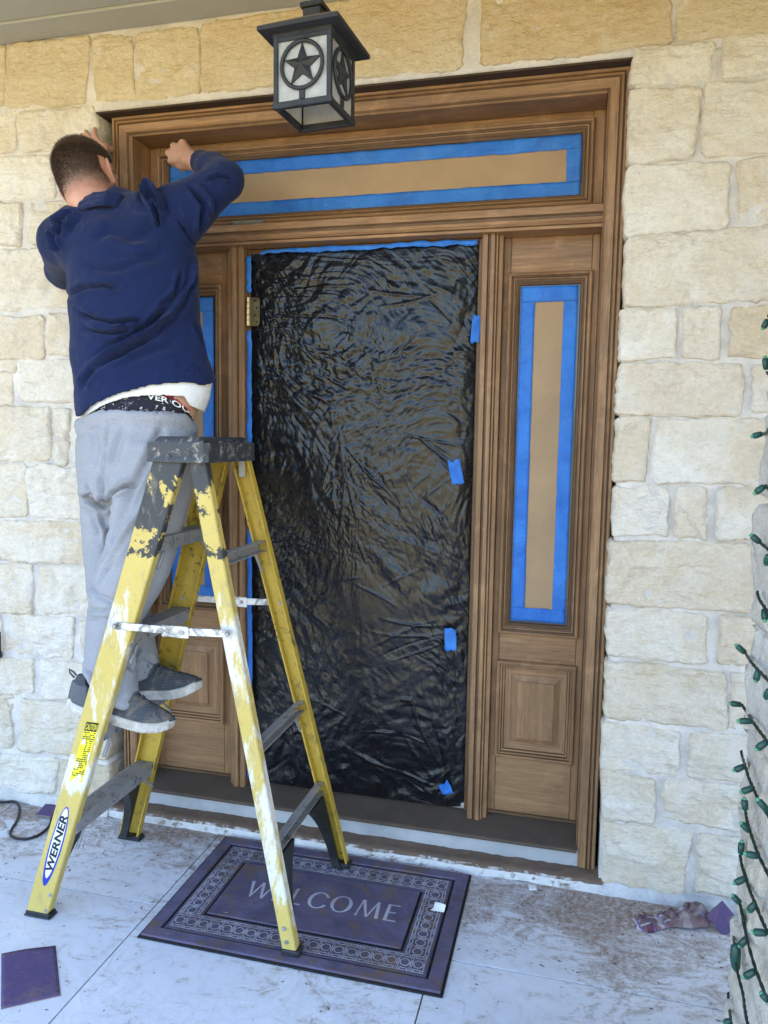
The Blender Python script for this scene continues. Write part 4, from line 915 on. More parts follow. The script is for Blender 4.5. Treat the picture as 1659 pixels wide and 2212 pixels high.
ps_ = mb.build('paint_spots', M_WHITEP); ps_.parent = cl; ps_['kind'] = 'stuff'
# ================================================================== HANGING LANTERN
M_IRON = m_plain('weathered black iron', (.030, .032, .036), .55, .4, .3, .35, 30, .25, 120)
def m_roofiron():
    t = NT('dusty lantern roof', .7, .3); n = t.noise(20, 5, .7, .6); z = t.sep(t.n('ShaderNodeNewGeometry').outputs['True Normal'])[2]
    f = t.math('MULTIPLY', t.ramp(z, (.2, 0), (.7, 1)), t.ramp(n, (.3, .4), (.6, 1)))
    return t.done(t.mix(f, (.030, .031, .034), (.24, .16, .09)), t.bump(n, .2, .002))
M_IRON2 = m_roofiron()
def m_lglass():
    t = NT('seeded white glass', .25, .5); n = t.noise(55, 4, .7, .4); col = t.mix(t.ramp(n, (.35, 0), (.65, 1)), (.46, .475, .48), (.68, .685, .68))
    t.done(col, t.bump(n, .35, .003))
    tr = t.n('ShaderNodeBsdfTranslucent'); t.put(tr.inputs[0], (.80, .79, .72)); mx = t.n('ShaderNodeMixShader'); mx.inputs[0].default_value = .5
    t.t.links.new(t.b.outputs[0], mx.inputs[1]); t.t.links.new(tr.outputs[0], mx.inputs[2]); t.t.links.new(mx.outputs[0], t.t.nodes['Material Output'].inputs[0]); return t.m
M_LGLASS = m_lglass()
LC = Vector((.0603, -.506, 2.30)); LR = Matrix.Rotation(math.radians(-5.4), 4, 'Z')
lan = thing('lantern', 'black iron lantern with star panels hanging above the doorway', 'lantern', tuple(LC))
LM = Matrix.Translation(LC) @ LR; S2 = .0735; H = .186
def lp(name, mat, fn, par=None, smooth=False):
    mb = MB(); fn(mb); mb.v = [tuple(LM @ Vector(p)) for p in mb.v]; o = mb.build(name, mat, None, smooth)
    if par: o.parent = par
    else: adopt(o, lan)
    return o
for sx in (-1, 1):
    for sy in (-1, 1): lp('corner_post', M_IRON, lambda m: m.box((sx*S2-.006, sy*S2-.006, .0085), (sx*S2+.006, sy*S2+.006, H), .001))
def rim(m):
    for a in (-1, 1):
        m.box((-S2-.009, a*S2-.007, 0), (S2+.009, a*S2+.007, .016), .002); m.box((a*S2-.0068, -S2+.0075, .0004), (a*S2+.0068, S2-.0075, .0156), .002)
for a in (-1, 1):
    lp('bottom_rail', M_IRON, lambda m: m.box((-S2-.009, a*S2-.007, 0), (S2+.009, a*S2+.007, .016), .002)); lp('bottom_rail', M_IRON, lambda m: m.box((a*S2-.0068, -S2+.0075, .0004), (a*S2+.0068, S2-.0075, .0156), .002))
lp('roof_collar', M_IRON, lambda m: m.box((-S2-.008, -S2-.008, H-.016), (S2+.008, S2+.008, H+.012), .002))
def face(ang):
    R = Matrix.Rotation(ang, 4, 'Z')
    def tf(m): m.v = [tuple(R @ Vector(p)) for p in m.v]
    def glass(m): m.box((-S2+.006, -S2-.0005, .014), (S2-.006, -S2+.0025, H-.014)); tf(m)
    gl = lp('glass_panel', M_LGLASS, glass)
    def tr(m): m.box((-S2+.006, -S2-.005, H-.026), (S2-.006, -S2-.0008, H-.0155), .001); tf(m)
    lp('top_rail', M_IRON, tr)
    zc = .098; y = -S2-.004
    def rg(m): m.tube([(.056*math.sin(2*math.pi*i/36), y-.002, zc+.056*math.cos(2*math.pi*i/36)) for i in range(36)], .0052, 8, closed=True); tf(m)
    rn = lp('star_ring', M_IRON, rg, None, True)
    def bars(z0, z1):
        def f(m): m.box((-.0075, y-.002, z0), (.0075, -S2-.0008, z1), .001); tf(m)
        return f
    lp('ring_bar', M_IRON, bars(.0165, zc-.054)); lp('ring_bar', M_IRON, bars(zc+.054, H-.0265))
    def star(m):
        V = [(0, y-.012, zc)]; N = 10
        for lay, yy in ((1, y-.001), (1, y+.003)):
            for i in range(N):
                r = .053 if i % 2 == 0 else .0215; w = math.pi*i/5; V.append((r*math.sin(w), yy, zc+r*math.cos(w)))
        F = [(0, 1+i, 1+(i+1) % N) for i in range(N)]+[(1+i, 11+i, 11+(i+1) % N, 1+(i+1) % N) for i in range(N)]+[tuple(range(11, 21))]
        m.add(V, F); tf(m)
    lp('star', M_IRON, star)
for k in range(4): face(k*math.pi/2)
def roof(m):
    a = .110; z0 = .180; lv = [(a, z0), (a, z0+.010), (a-.004, z0+.013), (.046, z0+.050), (.040, z0+.052)]
    V = []; 
    for r, z in lv: V += [(-r, -r, z), (r, -r, z), (r, r, z), (-r, r, z)]
    F = [(l*4+i, l*4+(i+1) % 4, l*4+4+(i+1) % 4, l*4+4+i) for l in range(len(lv)-1) for i in range(4)]+[(3, 2, 1, 0), tuple(range(4*len(lv)-4, 4*len(lv)))]; m.add(V, F)
rf = lp('roof', M_IRON2, roof)
lp('vent_box', M_IRON, lambda m: m.box((-.025, -.025, .232), (.025, .025, .262), .002), rf); lp('vent_cap', M_IRON, lambda m: m.box((-.031, -.031, .2622), (.031, .031, .275), .002), rf)
lp('hanging_rod', M_IRON, lambda m: m.tube([(0, 0, .275), (0, 0, .545)], .006, 10)); lp('ceiling_plate', M_IRON, lambda m: m.tube([(0, 0, .545), (0, 0, .5675)], .055, 20))
def bulb(m): m.tube([(0, 0, .175), (0, 0, .135), (0, 0, .125), (0, 0, .10), (0, 0, .08), (0, 0, .07)], [.014, .014, .013, .024, .020, .004], 14)
lp('bulb', M_WHITEP, bulb, None, True)

# ================================================================== STONE COLUMN AND STRING LIGHTS
M_CSTONE = m_stone('pale column limestone', (.62, .57, .48), (.54, .43, .28), (.72, .70, .66), .4)
colm = thing('stone_column', 'rough pale limestone column wound with green string lights', 'column', (1.36, -1.0, 0))
CX0, CX1, CY0, CY1 = 1.138, 1.60, -1.24, -.768
b = MB(); b.box((CX0+.012, CY0+.012, -.01), (CX1-.012, CY1-.012, 2.90)); b.build('mortar', M_MORTAR, colm)
z = .005; k = 0
hs = [.26, .19, .24, .17, .22, .25, .18, .23, .2, .26, .2, .22, .2]
for h in hs:
    if z+h > 2.84: h = 2.855-z
    sp = random.uniform(.38, .62)
    def side(pl, L, s0):
        global k
        w0 = L*sp
        for a, c in ((0, w0-.006), (w0+.006, L)):
            k += 1; stone_mesh('stone', (a, z+h-.005, c, z+h-.005, c, z+.005, a, z+.005), M_CSTONE, colm, 600+k, pl, step=.014, proud=.014, back=.03, rough=.95)
    side(lambda a, b_, hh: (CX0-hh, CY1-a, b_), CY1-CY0, 0)
    side(lambda a, b_, hh: (CX1-a, CY1+hh, b_), CX1-CX0, 1)
    side(lambda a, b_, hh: (CX0+a, CY0-hh, b_), CX1-CX0, 2)
    side(lambda a, b_, hh: (CX1+hh, CY0+a, b_), CY1-CY0, 3)
    z += h+.004
    if z > 2.82: break
M_WIRE = m_plain('dark green wire', (.012, .028, .020), .5, .4, var=.3); M_SOCK = m_plain('green lamp socket', (.010, .060, .045), .4, .5, var=.25)
def m_lens():
    t = NT('clear green lens', .15, .5); t.done((.16, .55, .30), None, None, Transmission_Weight=.5); return t.m
M_LENS = m_lens()
lights = thing('string_lights', 'green string lights with small bulbs wound round the stone column', 'string lights', (1.12, -.76, .2))
edge_px = lambda py: 1659-(py-900)*.0698 if py > 900 else 1659
def on_col(px, py):
    ex = 1646-(py-1000)*.061
    if px > ex+2:
        p = at_x(px, py, CX0-.034)
        if p.y < CY1+.01: return p
    return at_y(px, py, CY1+.020)
c3 = lambda x, y: (1275+.2481*x, 987.5+.2481*y); c4 = lambda x, y: (1275+.2481*x, 1481.2+.2481*y); c9 = lambda x, y: (1329.8+.256*x, 1645.8+.256*y); c2 = lambda x, y: (1275+.2481*x, 493.7+.2481*y)
WIRES = [[c2(1700, 700), c2(1600, 720), c2(1548, 760)], [c2(1540, 1250), c2(1600, 1330), c2(1700, 1420)], [c2(1500, 1790), c2(1560, 1770), c2(1650, 1760)],
    [c3(1525, 245), c3(1580, 300), c3(1680, 400)], [c3(1475, 740), c3(1548, 800), c3(1660, 900)], [c3(1455, 1170), c3(1470, 1230), c3(1520, 1310), c3(1560, 1365), c3(1680, 1480)],
    [c3(1350, 1700), c3(1400, 1780), c3(1460, 1850), c3(1548, 1940), c3(1680, 2060)], [c4(1320, 165), c4(1360, 225), c4(1410, 305), c4(1470, 390), c4(1548, 490), c4(1680, 660)],
    [c4(1315, 570), c4(1325, 620), c4(1350, 700), c4(1380, 800), c4(1420, 890), c4(1460, 980), c4(1548, 1130), c4(1680, 1350)], [c4(1350, 1080), c4(1362, 1160), c4(1380, 1230), c4(1420, 1350), c4(1460, 1460), c4(1548, 1640), c4(1680, 1880)],
    [c4(1305, 1470), c4(1322, 1570), c4(1350, 1660), c4(1390, 1780), c4(1430, 1880), c4(1500, 2050), c4(1560, 2170), c4(1680, 2400)], [c4(1300, 1890), c4(1320, 1960), c4(1340, 2050), c9(1060, 1250), c9(1110, 1500), c9(1180, 1740), c9(1260, 1950), c9(1380, 2200)],
    [c9(995, 1440), c9(1000, 1560), c9(1015, 1700), c9(1035, 1800), c9(1075, 1960), c9(1090, 2080), c9(1110, 2190), c9(1150, 2330)], [c9(950, 1950), c9(955, 2050), c9(975, 2190), c9(1000, 2330)]]
def smooth_path(P, n=5):
    P = [Vector(p) for p in P]; out = []
    for i in range(len(P)-1):
        a, b_, c, d = P[max(i-1, 0)], P[i], P[i+1], P[min(i+2, len(P)-1)]
        for j in range(n):
            t = j/n; out.append(.5*((2*b_)+(c-a)*t+(2*a-5*b_+4*c-d)*t*t+(3*b_-a-3*c+d)*t**3))
    return out+[P[-1]]
for w in WIRES:
    P = smooth_path([on_col(*p) for p in w], 8)
    for ph in (0, math.pi):
        mb = MB(); n = len(P); Q = []
        for i, p in enumerate(P):
            a = ph+i*.9; Q.append(p+Vector((.0, math.cos(a)*.0016, math.sin(a)*.0016))+Vector((math.cos(a)*.0012, 0, 0)))
        mb.tube(Q, .0023, 6); mb.build('wire', M_WIRE, lights, True)
BULBS = [c2(1498, 885)+c2(1548, 790), c2(1520, 1105)+c2(1535, 1230), c2(1395, 1815)+c2(1500, 1785), c2(1520, 1715)+c2(1575, 1760), c3(1420, 325)+c3(1520, 250), c3(1390, 670)+c3(1480, 745), c3(1530, 945)+c3(1555, 850), c3(1522, 1440)+c3(1518, 1320), c3(1258, 1628)+c3(1352, 1705), c3(1440, 1960)+c3(1465, 1855), c3(1528, 2105)+c3(1560, 2030),
    c4(1200, 152)+c4(1318, 165), c4(1275, 308)+c4(1412, 308), c4(1435, 562)+c4(1540, 485), c4(1240, 745)+c4(1345, 698), c4(1300, 932)+c4(1422, 888), c4(1448, 978)+c4(1548, 1095), c4(1342, 970)+c4(1350, 1085), c4(1303, 1185)+c4(1390, 1272), c4(1332, 1460)+c4(1470, 1485), c4(1320, 1342)+c4(1310, 1470),
    c4(1243, 1727)+c4(1356, 1675), c4(1368, 1975)+c4(1442, 1895), c4(1395, 2145)+c4(1540, 2152), c4(1228, 1818)+c4(1308, 1895), c9(1040, 1562)+c9(1108, 1488), c9(1070, 1825)+c9(1180, 1762), c9(1220, 1938)+c9(1290, 2020), c9(905, 2205)+c9(980, 2185)]
for (a, b_, c, d) in BULBS:
    base = on_col(c, d); tip = at_y(a, b_, base.y+.004) if a < 1650 else on_col(a, b_); dr = (tip-base)
    if dr.length > .05: tip = base+dr.normalized()*.034; dr = tip-base
    mb = MB(); mb.tube([base, base+dr*.08, base+dr*.5, base+dr*.78, base+dr*.8], [.003, .0058, .0066, .0060, .004], 10); so_ = mb.build('lamp_socket', M_SOCK, lights, True)
    mb = MB(); mb.tube([base+dr*.78, base+dr*.95, base+dr*1.0], [.0037, .0037, .0022], 8); o = mb.build('lamp_lens', M_LENS, None, True); o.parent = so_
p = on_col(*c9(1010, 1650)); mb = MB(); mb.tube([p+Vector((0, 0, .030)), p+Vector((0, 0, .022)), p, p-Vector((-.002, 0, .020)), p-Vector((-.003, 0, .030))], [.004, .0095, .0105, .0085, .003], 10); mb.build('plug', M_SOCK, lights, True)
p = on_col(*c9(993, 1540)); mb = MB(); mb.box((p.x-.003, p.y-.0006, p.z-.016), (p.x+.003, p.y+.0006, p.z+.018)); mb.build('tag', M_WHITEP, lights)

# ================================================================== SMALL THINGS ON THE GROUND AND SILL
def m_sand(name, c, dust=.5):
    t = NT(name, .9, .15); f = t.noise(350, 3, .7); n = t.noise(18, 5, .7, 1.0)
    col = t.mix(t.ramp(f, (.35, 0), (.65, 1)), tuple(x*.7 for x in c), tuple(x*1.2 for x in c)); col = t.mix(t.math('MULTIPLY', t.ramp(n, (.48, 0), (.7, 1)), dust), col, (.24, .17, .12))
    return t.done(col, t.bump(f, .5, .001))
M_SANDP = m_sand('purple abrasive', (.105, .075, .165)); M_SANDG = m_sand('grey abrasive', (.16, .15, .13), .3); M_SANDB = m_plain('tan abrasive backing', (.42, .30, .19), .85, .2)
def curl_sheet(name, corners, nu, nv, zf, mats, label, cat, th=.0012):
    A = [Vector((*c, 0)) for c in corners]
    def fn(a, b_):
        p = A[0]*(1-a)*(1-b_)+A[1]*a*(1-b_)+A[2]*a*b_+A[3]*(1-a)*b_; return (p.x, p.y, zf(a, b_))
    mb = MB(); mb.grid(nu, nv, fn); o = mb.build(name, mats, None, True); s = o.modifiers.new('thickness', 'SOLIDIFY'); s.thickness = th; s.offset = 1
    if len(mats) > 1: s.material_offset = 1
    return tag(o, label, cat)
P2 = lambda px, py, z=0: tuple(at_z(px, py, z)[:2])
curl_sheet('sandpaper_sheet', [P2(3, 2062), P2(120, 2044), P2(131, 2152), P2(2, 2182)], 14, 14, lambda a, b_: .0022+.006*max(0, .25-b_)**1*4*abs(math.sin(3*a+.3))*.5+.0022*math.exp(-((a-.5)/.03)**2), [M_SANDB, M_SANDP], 'purple sandpaper sheet lying flat on the tile in the foreground', 'sandpaper')
c_ = [P2(75, 1762), P2(100, 1742), P2(132, 1748), P2(112, 1778)]
curl_sheet('sandpaper_scrap', c_, 8, 8, lambda a, b_: .004+.020*b_*(1-a)+.012*a*a, [M_SANDB, M_SANDP], 'small purple sandpaper scrap by the black cord near the wall', 'sandpaper')
# folded sanding pad leaning by the rag
pc = at_z(1562, 1985, .03); mb = MB(); M_ = Matrix.Translation(pc) @ Matrix.Rotation(math.radians(14), 4, 'Z') @ Matrix.Rotation(math.radians(48), 4, 'X') @ Matrix.Rotation(math.radians(34), 4, 'Z')
mb.box((-.036, -.036, -.004), (.036, .036, .004), .0015, 0, M_); mb.box((-.035, -.034, -.0075), (.033, .035, -.0042), .001, 1, M_); o = mb.build('sanding_pad', [M_SANDP, M_SANDB]); tag(o, 'folded purple sanding pad propped beside the plaid rag', 'sanding pad')
# plaid rag
def m_rag():
    t = NT('dusty plaid cloth', .95, .1); u = t.n('ShaderNodeUVMap').outputs[0]; x, y, z = t.sep(u)
    def st(v, s, ph, w): return t.math('LESS_THAN', t.math('ABSOLUTE', t.math('SUBTRACT', t.math('FRACT', t.math('ADD', t.math('MULTIPLY', v, s), ph)), .5)), w)
    col = t.mix(st(x, 3.2, 0, .20), (.20, .15, .19), (.035, .03, .08)); col = t.mix(t.math('MULTIPLY', st(y, 3, .2, .22), .55), col, (.20, .03, .04)); col = t.mix(t.math('MULTIPLY', st(x, 3.2, .5, .10), .8), col, (.62, .58, .62)); col = t.mix(t.math('MULTIPLY', st(y, 3, .68, .09), .75), col, (.60, .56, .60)); col = t.mix(t.math('MULTIPLY', st(x, 6.4, .25, .08), .7), col, (.16, .13, .42))
    d = t.noise(12, 5, .7, .8); df = t.math('MULTIPLY', t.ramp(t.math('ADD', d, t.math('MULTIPLY', x, .35)), (.45, 0), (.75, 1)), .85); col = t.mix(df, col, (.20, .15, .14)); return t.done(col, t.bump(t.noise(300, 3, .7), .4, .002))
M_RAG = m_rag()
a0, a1 = at_z(1372, 1994, .01), at_z(1525, 1975, .02); ax = (a1-a0); L = ax.length; ax.normalize(); ay = Vector((-ax.y, ax.x, 0)); ay = ay if ay.y > 0 else -ay
nu, nv = 60, 26; U_, V_ = np.meshgrid(np.linspace(0, 1, nu), np.linspace(0, 1, nv)); uf, vf = U_.ravel(), V_.ravel()
Pn = np.stack([uf*5, vf*3, np.zeros(nu*nv)], 1); wv = np.interp(uf, [0, .12, .4, .6, .85, 1], [.030, .040, .028, .040, .046, .026])
fold = np.abs(fbm(Pn*np.array([1.6, 1.0, 1])+3, 3, 5, .6)); bunch = np.interp(uf, [0, .35, .55, .7, .9, 1], [.10, .25, .8, 1, .8, .3])
hgt = .006+.042*bunch*np.clip(np.sin(vf*math.pi), 0, 1)**.6*(.45+1.1*fold)+.022*fold*(.5+bunch)
lat = (vf-.5)*2*wv+.020*fbm(Pn*1.2, 3, 8)*(.4+bunch); lon = uf*L*1.04+.022*fbm(Pn*1.5+7, 3, 9)*(.4+bunch); edge_ = np.minimum(np.minimum(uf, 1-uf)*9, np.minimum(vf, 1-vf)*6).clip(0, 1); hgt = .003+(hgt-.003)*edge_
V = [tuple(Vector((a0.x, a0.y, 0))+ax*float(lo_)+ay*float(la)+Vector((0, 0, float(hh)))) for lo_, la, hh in zip(lon, lat, hgt)]
idx = np.arange(nu*nv).reshape(nv, nu); F = np.stack([idx[:-1, :-1], idx[:-1, 1:], idx[1:, 1:], idx[1:, :-1]], -1).reshape(-1, 4).tolist()
rag = np_mesh('rag', V, F, M_RAG); uvl = rag.data.uv_layers.new(name='UVMap')
for lp_ in rag.data.loops: uvl.data[lp_.index].uv = (uf[lp_.vertex_index], vf[lp_.vertex_index])
s = rag.modifiers.new('thickness', 'SOLIDIFY'); s.thickness = .0015; tag(rag, 'crumpled dusty plaid rag against the wall foot on the right', 'rag')
# curled white paper on the mat
mb = MB(); pc = at_z(945, 1963, .014); cs = []
def pf_(a, b_):
    w = a*2.6; r = .017; x = -.02+.042*b_+.004*a; return (pc.x+x+.006*math.sin(w)*(1-b_), pc.y-.012+.030*a*(1-.6*b_**2), .0135+r*.55*(1-math.cos(w))*(.5+.5*b_))
mb.grid(10, 10, pf_); o = mb.build('paper_scrap', m_plain('white paper', (.78, .78, .77), .8, .2, var=.04), None, True); tag(o, 'curled white paper scrap on the border of the doormat', 'paper scrap'); o.modifiers.new('thickness', 'SOLIDIFY').thickness = .0004
# paper sliver near the step
q = [P2(1141, 1910), P2(1158, 1914), P2(1160, 1926), P2(1143, 1924)]
curl_sheet('paper_sliver', q, 4, 4, lambda a, b_: .0012+.004*a, [M_WHITEP], 'small white paper sliver on the tile near the step edge', 'paper scrap', .0004)
# dark sanding block on the transom bar
pc = at_y(536, 472, .100*U); mb = MB(); mb.box((pc.x-.058, .078, 2.6165*U+.0030), (pc.x+.058, .118, 2.6165*U+.0165), .003); o = mb.build('sanding_block', M_SANDG); tag(o, 'dark grey sanding block resting on the transom bar', 'sanding block')
# crumpled blue tape on the sill
pc = at_y(688, 1702, .105*U); rr = random.Random(9); mb = MB(); zs = .146*U
def cr(a, b_): return (pc.x-.035+.075*a, .085+.02*math.sin(a*5+b_*2)-.02*a, zs+.004+.022*b_*abs(math.sin(a*6+1))+rr.uniform(0, .006))
mb.grid(14, 6, cr); o = mb.build('tape_scrap', M_TAPE, None, True); tag(o, 'crumpled blue tape scrap lying on the door sill', 'tape'); o.modifiers.new('thickness', 'SOLIDIFY').thickness = .0006
# black cord
M_CORD = m_plain('black rubber cord', (.015, .016, .018), .5, .4, var=.3)
pts = [(-70, 1728), (0, 1733), (30, 1732), (42, 1745), (38, 1770), (26, 1790), (22, 1802), (35, 1811), (60, 1812), (85, 1803), (105, 1786), (112, 1768), (116, 1745)]
mb = MB(); mb.tube(smooth_path([Vector((*P2(*p, .005), .0055)) for p in pts], 6), .0050, 8); o = mb.build('power_cord', M_CORD, None, True); tag(o, 'black power cord snaking over the dusty tile at left', 'cord')
# grey junction box on the left wall, only its edge in view
pc = at_y(-12, 1393, -.02); mb = MB(); mb.box((pc.x-.055, -.042, pc.z-.055), (pc.x+.022, -.003, pc.z+.055), .004); bx_ = mb.build('outlet_box', M_DARKM); tag(bx_, 'dark outlet box at the left edge low on the stone wall', 'outlet')
mb = MB(); mb.box((pc.x-.045, -.046, pc.z-.045), (pc.x+.012, -.0425, pc.z+.045), .001); mb.build('lid', M_ALU).parent = bx_
# crumbs of finish and wood dust
def debris():
    rr = np.random.default_rng(4); mb = MB(); n = 0
    spots = [(-.47, -.02, 2.0, .28, 420, -.035), (.30, -.05, 1.2, .18, 260, -.02)]
    for i in range(900):
        x = rr.uniform(-1.5, 1.3); y = -.035-abs(rr.normal(0, .22)) if rr.random() < .75 else rr.uniform(-1.0, -.03)
        if X0-.01 < x < X1+.01 and Y0-.01 < y < Y1+.01 and rr.random() < .8: continue
        z0 = .0132 if (X0 < x < X1 and Y0 < y < Y1) else .0012
        s = rr.uniform(.0008, .0026); a = rr.uniform(0, 6.28); l = s*rr.uniform(1, 3.5); ca, sa = math.cos(a), math.sin(a); h = s*.5
        V = [(x+ca*dx*l-sa*dy*s, y+sa*dx*l+ca*dy*s, z0+dz*h) for dx, dy, dz in ((-1, -.6, 0), (1, -.4, 0), (.8, .7, 0), (-.7, .6, 0), (0, 0, 1.6))]; mb.add(V, [(0, 1, 4), (1, 2, 4), (2, 3, 4), (3, 0, 4), (3, 2, 1, 0)], 0 if rr.random() < .75 else 1)
    return mb.build('sanding_debris', [m_plain('brown dust crumb', (.10, .06, .035), .9, .2, var=.5, vs=90), M_LEDGE])
db = debris(); db['kind'] = 'stuff'; tag(db, 'brown sanding crumbs scattered over the tiles', 'debris')
# ================================================================== PERSON ON THE LADDER
def fwd_depth(p): return (p-CAM).dot(CF)
def to_px(P):
    D = P-np.array(CAM); z = D@np.array(CF); return 829.5+FPX*(D@np.array(CR))/z, 1106-FPX*(D@np.array(CU))/z
def surf_nets(f, lo, hi, h, smooth=2):
    lo = np.array(lo, float); n = np.ceil((np.array(hi)-lo)/h).astype(int)+1
    ax = [lo[i]+h*np.arange(n[i]) for i in range(3)]; G = np.stack(np.meshgrid(*ax, indexing='ij'), -1)
    D = f(G.reshape(-1, 3)).reshape(n); S = D < 0
    c = np.zeros(n-1, int)
    offs = [(i, j, k) for i in (0, 1) for j in (0, 1) for k in (0, 1)]
    sl = lambda o: tuple(slice(o[i], n[i]-1+o[i]) for i in range(3))
    for o in offs: c += S[sl(o)]
    act = (c > 0) & (c < 8); ids = -np.ones(n-1, int); ids[act] = np.arange(act.sum()); cells = np.argwhere(act)
    acc = np.zeros((len(cells), 3)); cnt = np.zeros(len(cells))
    dv = {o: D[tuple((cells+np.array(o)).T)] for o in offs}
    for o in offs:
        for a in range(3):
            if o[a] == 0:
                p = list(o); p[a] = 1; p = tuple(p); d0, d1 = dv[o], dv[p]; m = (d0 < 0) != (d1 < 0)
                t = np.where(m, d0/np.where(m, d0-d1, 1), 0); q = np.tile(np.array(o, float), (len(cells), 1)); q[:, a] += t; acc[m] += q[m]; cnt[m] += 1
    V = lo+h*(cells+acc/np.maximum(cnt, 1)[:, None]); F = []
    for a in range(3):
        b, c2_ = (a+1) % 3, (a+2) % 3; s0 = [slice(None)]*3; s1 = [slice(None)]*3; s0[a] = slice(0, n[a]-1); s1[a] = slice(1, n[a])
        A, B = S[tuple(s0)], S[tuple(s1)]; E = np.argwhere(A != B); E = E[(E[:, b] > 0) & (E[:, c2_] > 0) & (E[:, b] < n[b]-1) & (E[:, c2_] < n[c2_]-1)]
        if not len(E): continue
        ub = np.zeros(3, int); ub[b] = 1; uc = np.zeros(3, int); uc[c2_] = 1
        q = np.stack([ids[tuple((E-ub-uc).T)], ids[tuple((E-uc).T)], ids[tuple(E.T)], ids[tuple((E-ub).T)]], 1)
        ins = A[tuple(E.T)]; q[~ins] = q[~ins][:, ::-1]; F.append(q)
    F = np.concatenate(F); F = F[(F >= 0).all(1)]
    return laplace(V, F, smooth), F
def laplace(V, F, it, w=.5):
    E = np.concatenate([F[:, [i, (i+1) % 4]] for i in range(4)]); E = np.concatenate([E, E[:, ::-1]])
    deg = np.bincount(E[:, 0], minlength=len(V))[:, None]
    for _ in range(it):
        s = np.stack([np.bincount(E[:, 0], V[E[:, 1], k], len(V)) for k in range(3)], 1); V = V+(s/np.maximum(deg, 1)-V)*w
    return V
def normals(V, F):
    n = np.cross(V[F[:, 2]]-V[F[:, 0]], V[F[:, 3]]-V[F[:, 1]]); N = np.zeros_like(V)
    for k in range(4):
        for a in range(3): N[:, a] += np.bincount(F[:, k], n[:, a], len(V))
    return N/np.maximum(np.linalg.norm(N, axis=1), 1e-9)[:, None]
def rcone(P, a, b, r1, r2):
    a, b = np.array(a), np.array(b); d = b-a; t = np.clip(((P-a)@d)/max(d@d, 1e-9), 0, 1); return np.linalg.norm(P-a-t[:, None]*d, axis=1)-(r1+(r2-r1)*t)
def chain(P, pts, rs, k=.01):
    d = None
    for i in range(len(pts)-1):
        e = rcone(P, pts[i], pts[i+1], rs[i], rs[i+1]); d = e if d is None else smin(d, e, k)
    return d
def ell(P, c, r):
    q = (P-np.array(c))/np.array(r); k0 = np.linalg.norm(q, axis=1); k1 = np.linalg.norm(q/np.array(r), axis=1); return k0*(k0-1)/np.maximum(k1, 1e-6)
def smin(a, b, k):
    h = np.clip(.5+.5*(b-a)/k, 0, 1); return b+(a-b)*h-k*h*(1-h)
def smax(a, b, k): return -smin(-a, -b, k)
class Loft:
    """stack of ellipses; rows: (py, left px, right px, centre y, depth ratio, width-axis angle deg)"""
    def __init__(s, rows):
        R = []
        for (py, L, Rr, yc, ra, ang) in rows:
            c = at_y((L+Rr)/2, py, yc); half = (Rr-L)/2*fwd_depth(c)/FPX
            v = Vector((c.x-CAM.x, c.y-CAM.y)); view = math.atan2(-v.x, v.y); th = view-math.radians(ang)
            a = half/math.sqrt(math.cos(th)**2+(ra*math.sin(th))**2); R.append((c.z, c.x, c.y, a, a*ra, math.radians(ang)))
        s.R = np.array(sorted(R)); s.z0, s.z1 = s.R[0, 0], s.R[-1, 0]
    def __call__(s, P, off=0.0, capk=.02):
        z = P[:, 2]; g = lambda i: np.interp(z, s.R[:, 0], s.R[:, i]); a, b, an = np.maximum(g(3)+off, .012), np.maximum(g(4)+off, .012), g(5); dx, dy = P[:, 0]-g(1), P[:, 1]-g(2)
        x = dx*np.cos(an)+dy*np.sin(an); y = -dx*np.sin(an)+dy*np.cos(an); q = np.sqrt((x/a)**2+(y/b)**2); d = (q-1)*np.minimum(a, b)*(.55+.45*np.minimum(a, b)/np.maximum(a, b)) if False else (q-1)*np.minimum(a, b)
        return smax(d, np.maximum(z-s.z1, s.z0-z), capk)
A = lambda px, py, y: np.array(at_y(px, py, y))
TORSO = Loft([(930, 176, 424, -.27, .70, 0), (905, 172, 440, -.27, .66, 4), (860, 169, 456, -.27, .62, 6), (822, 166, 462, -.27, .60, 8), (760, 158, 440, -.27, .61, 8), (690, 157, 426, -.265, .62, 8), (620, 152, 424, -.26, .62, 8), (560, 146, 421, -.255, .60, 8), (510, 138, 402, -.25, .58, 8), (470, 142, 366, -.245, .54, 8), (440, 158, 322, -.24, .52, 8), (418, 178, 290, -.235, .52, 8), (404, 196, 268, -.235, .52, 8)])
PELV = Loft([(885, 174, 418, -.27, .70, -6), (930, 171, 419, -.27, .72, -8), (960, 170, 416, -.272, .76, -8), (1000, 170, 413, -.28, .78, -8), (1040, 173, 410, -.285, .78, -8), (1075, 178, 404, -.29, .74, -8)])
LEGN = Loft([(960, 268, 414, -.32, .95, 0), (1040, 256, 411, -.335, .95, 0), (1090, 250, 404, -.36, .95, 0), (1130, 244, 396, -.375, .95, 0), (1190, 225, 381, -.395, .95, 0), (1240, 207, 364, -.415, .95, 0), (1290, 197, 338, -.43, .95, 0), (1345, 189, 305, -.45, 1, 0), (1400, 186, 294, -.46, 1, 0), (1450, 182, 294, -.468, 1, 0), (1545, 186, 304, -.47, 1, 0)])
LEGF = Loft([(960, 172, 300, -.25, .95, 0), (1040, 174, 296, -.24, .95, 0), (1130, 178, 296, -.235, .95, 0), (1200, 183, 306, -.235, .95, 0), (1280, 192, 318, -.24, .95, 0), (1340, 215, 326, -.25, .95, 0), (1390, 240, 335, -.26, .95, 0), (1450, 258, 344, -.268, .95, 0), (1490, 260, 345, -.27, .95, 0)])
R_SH, R_EL, R_WR = A(352, 462, -.255), A(487, 388, -.20), A(437, 352, -.07)
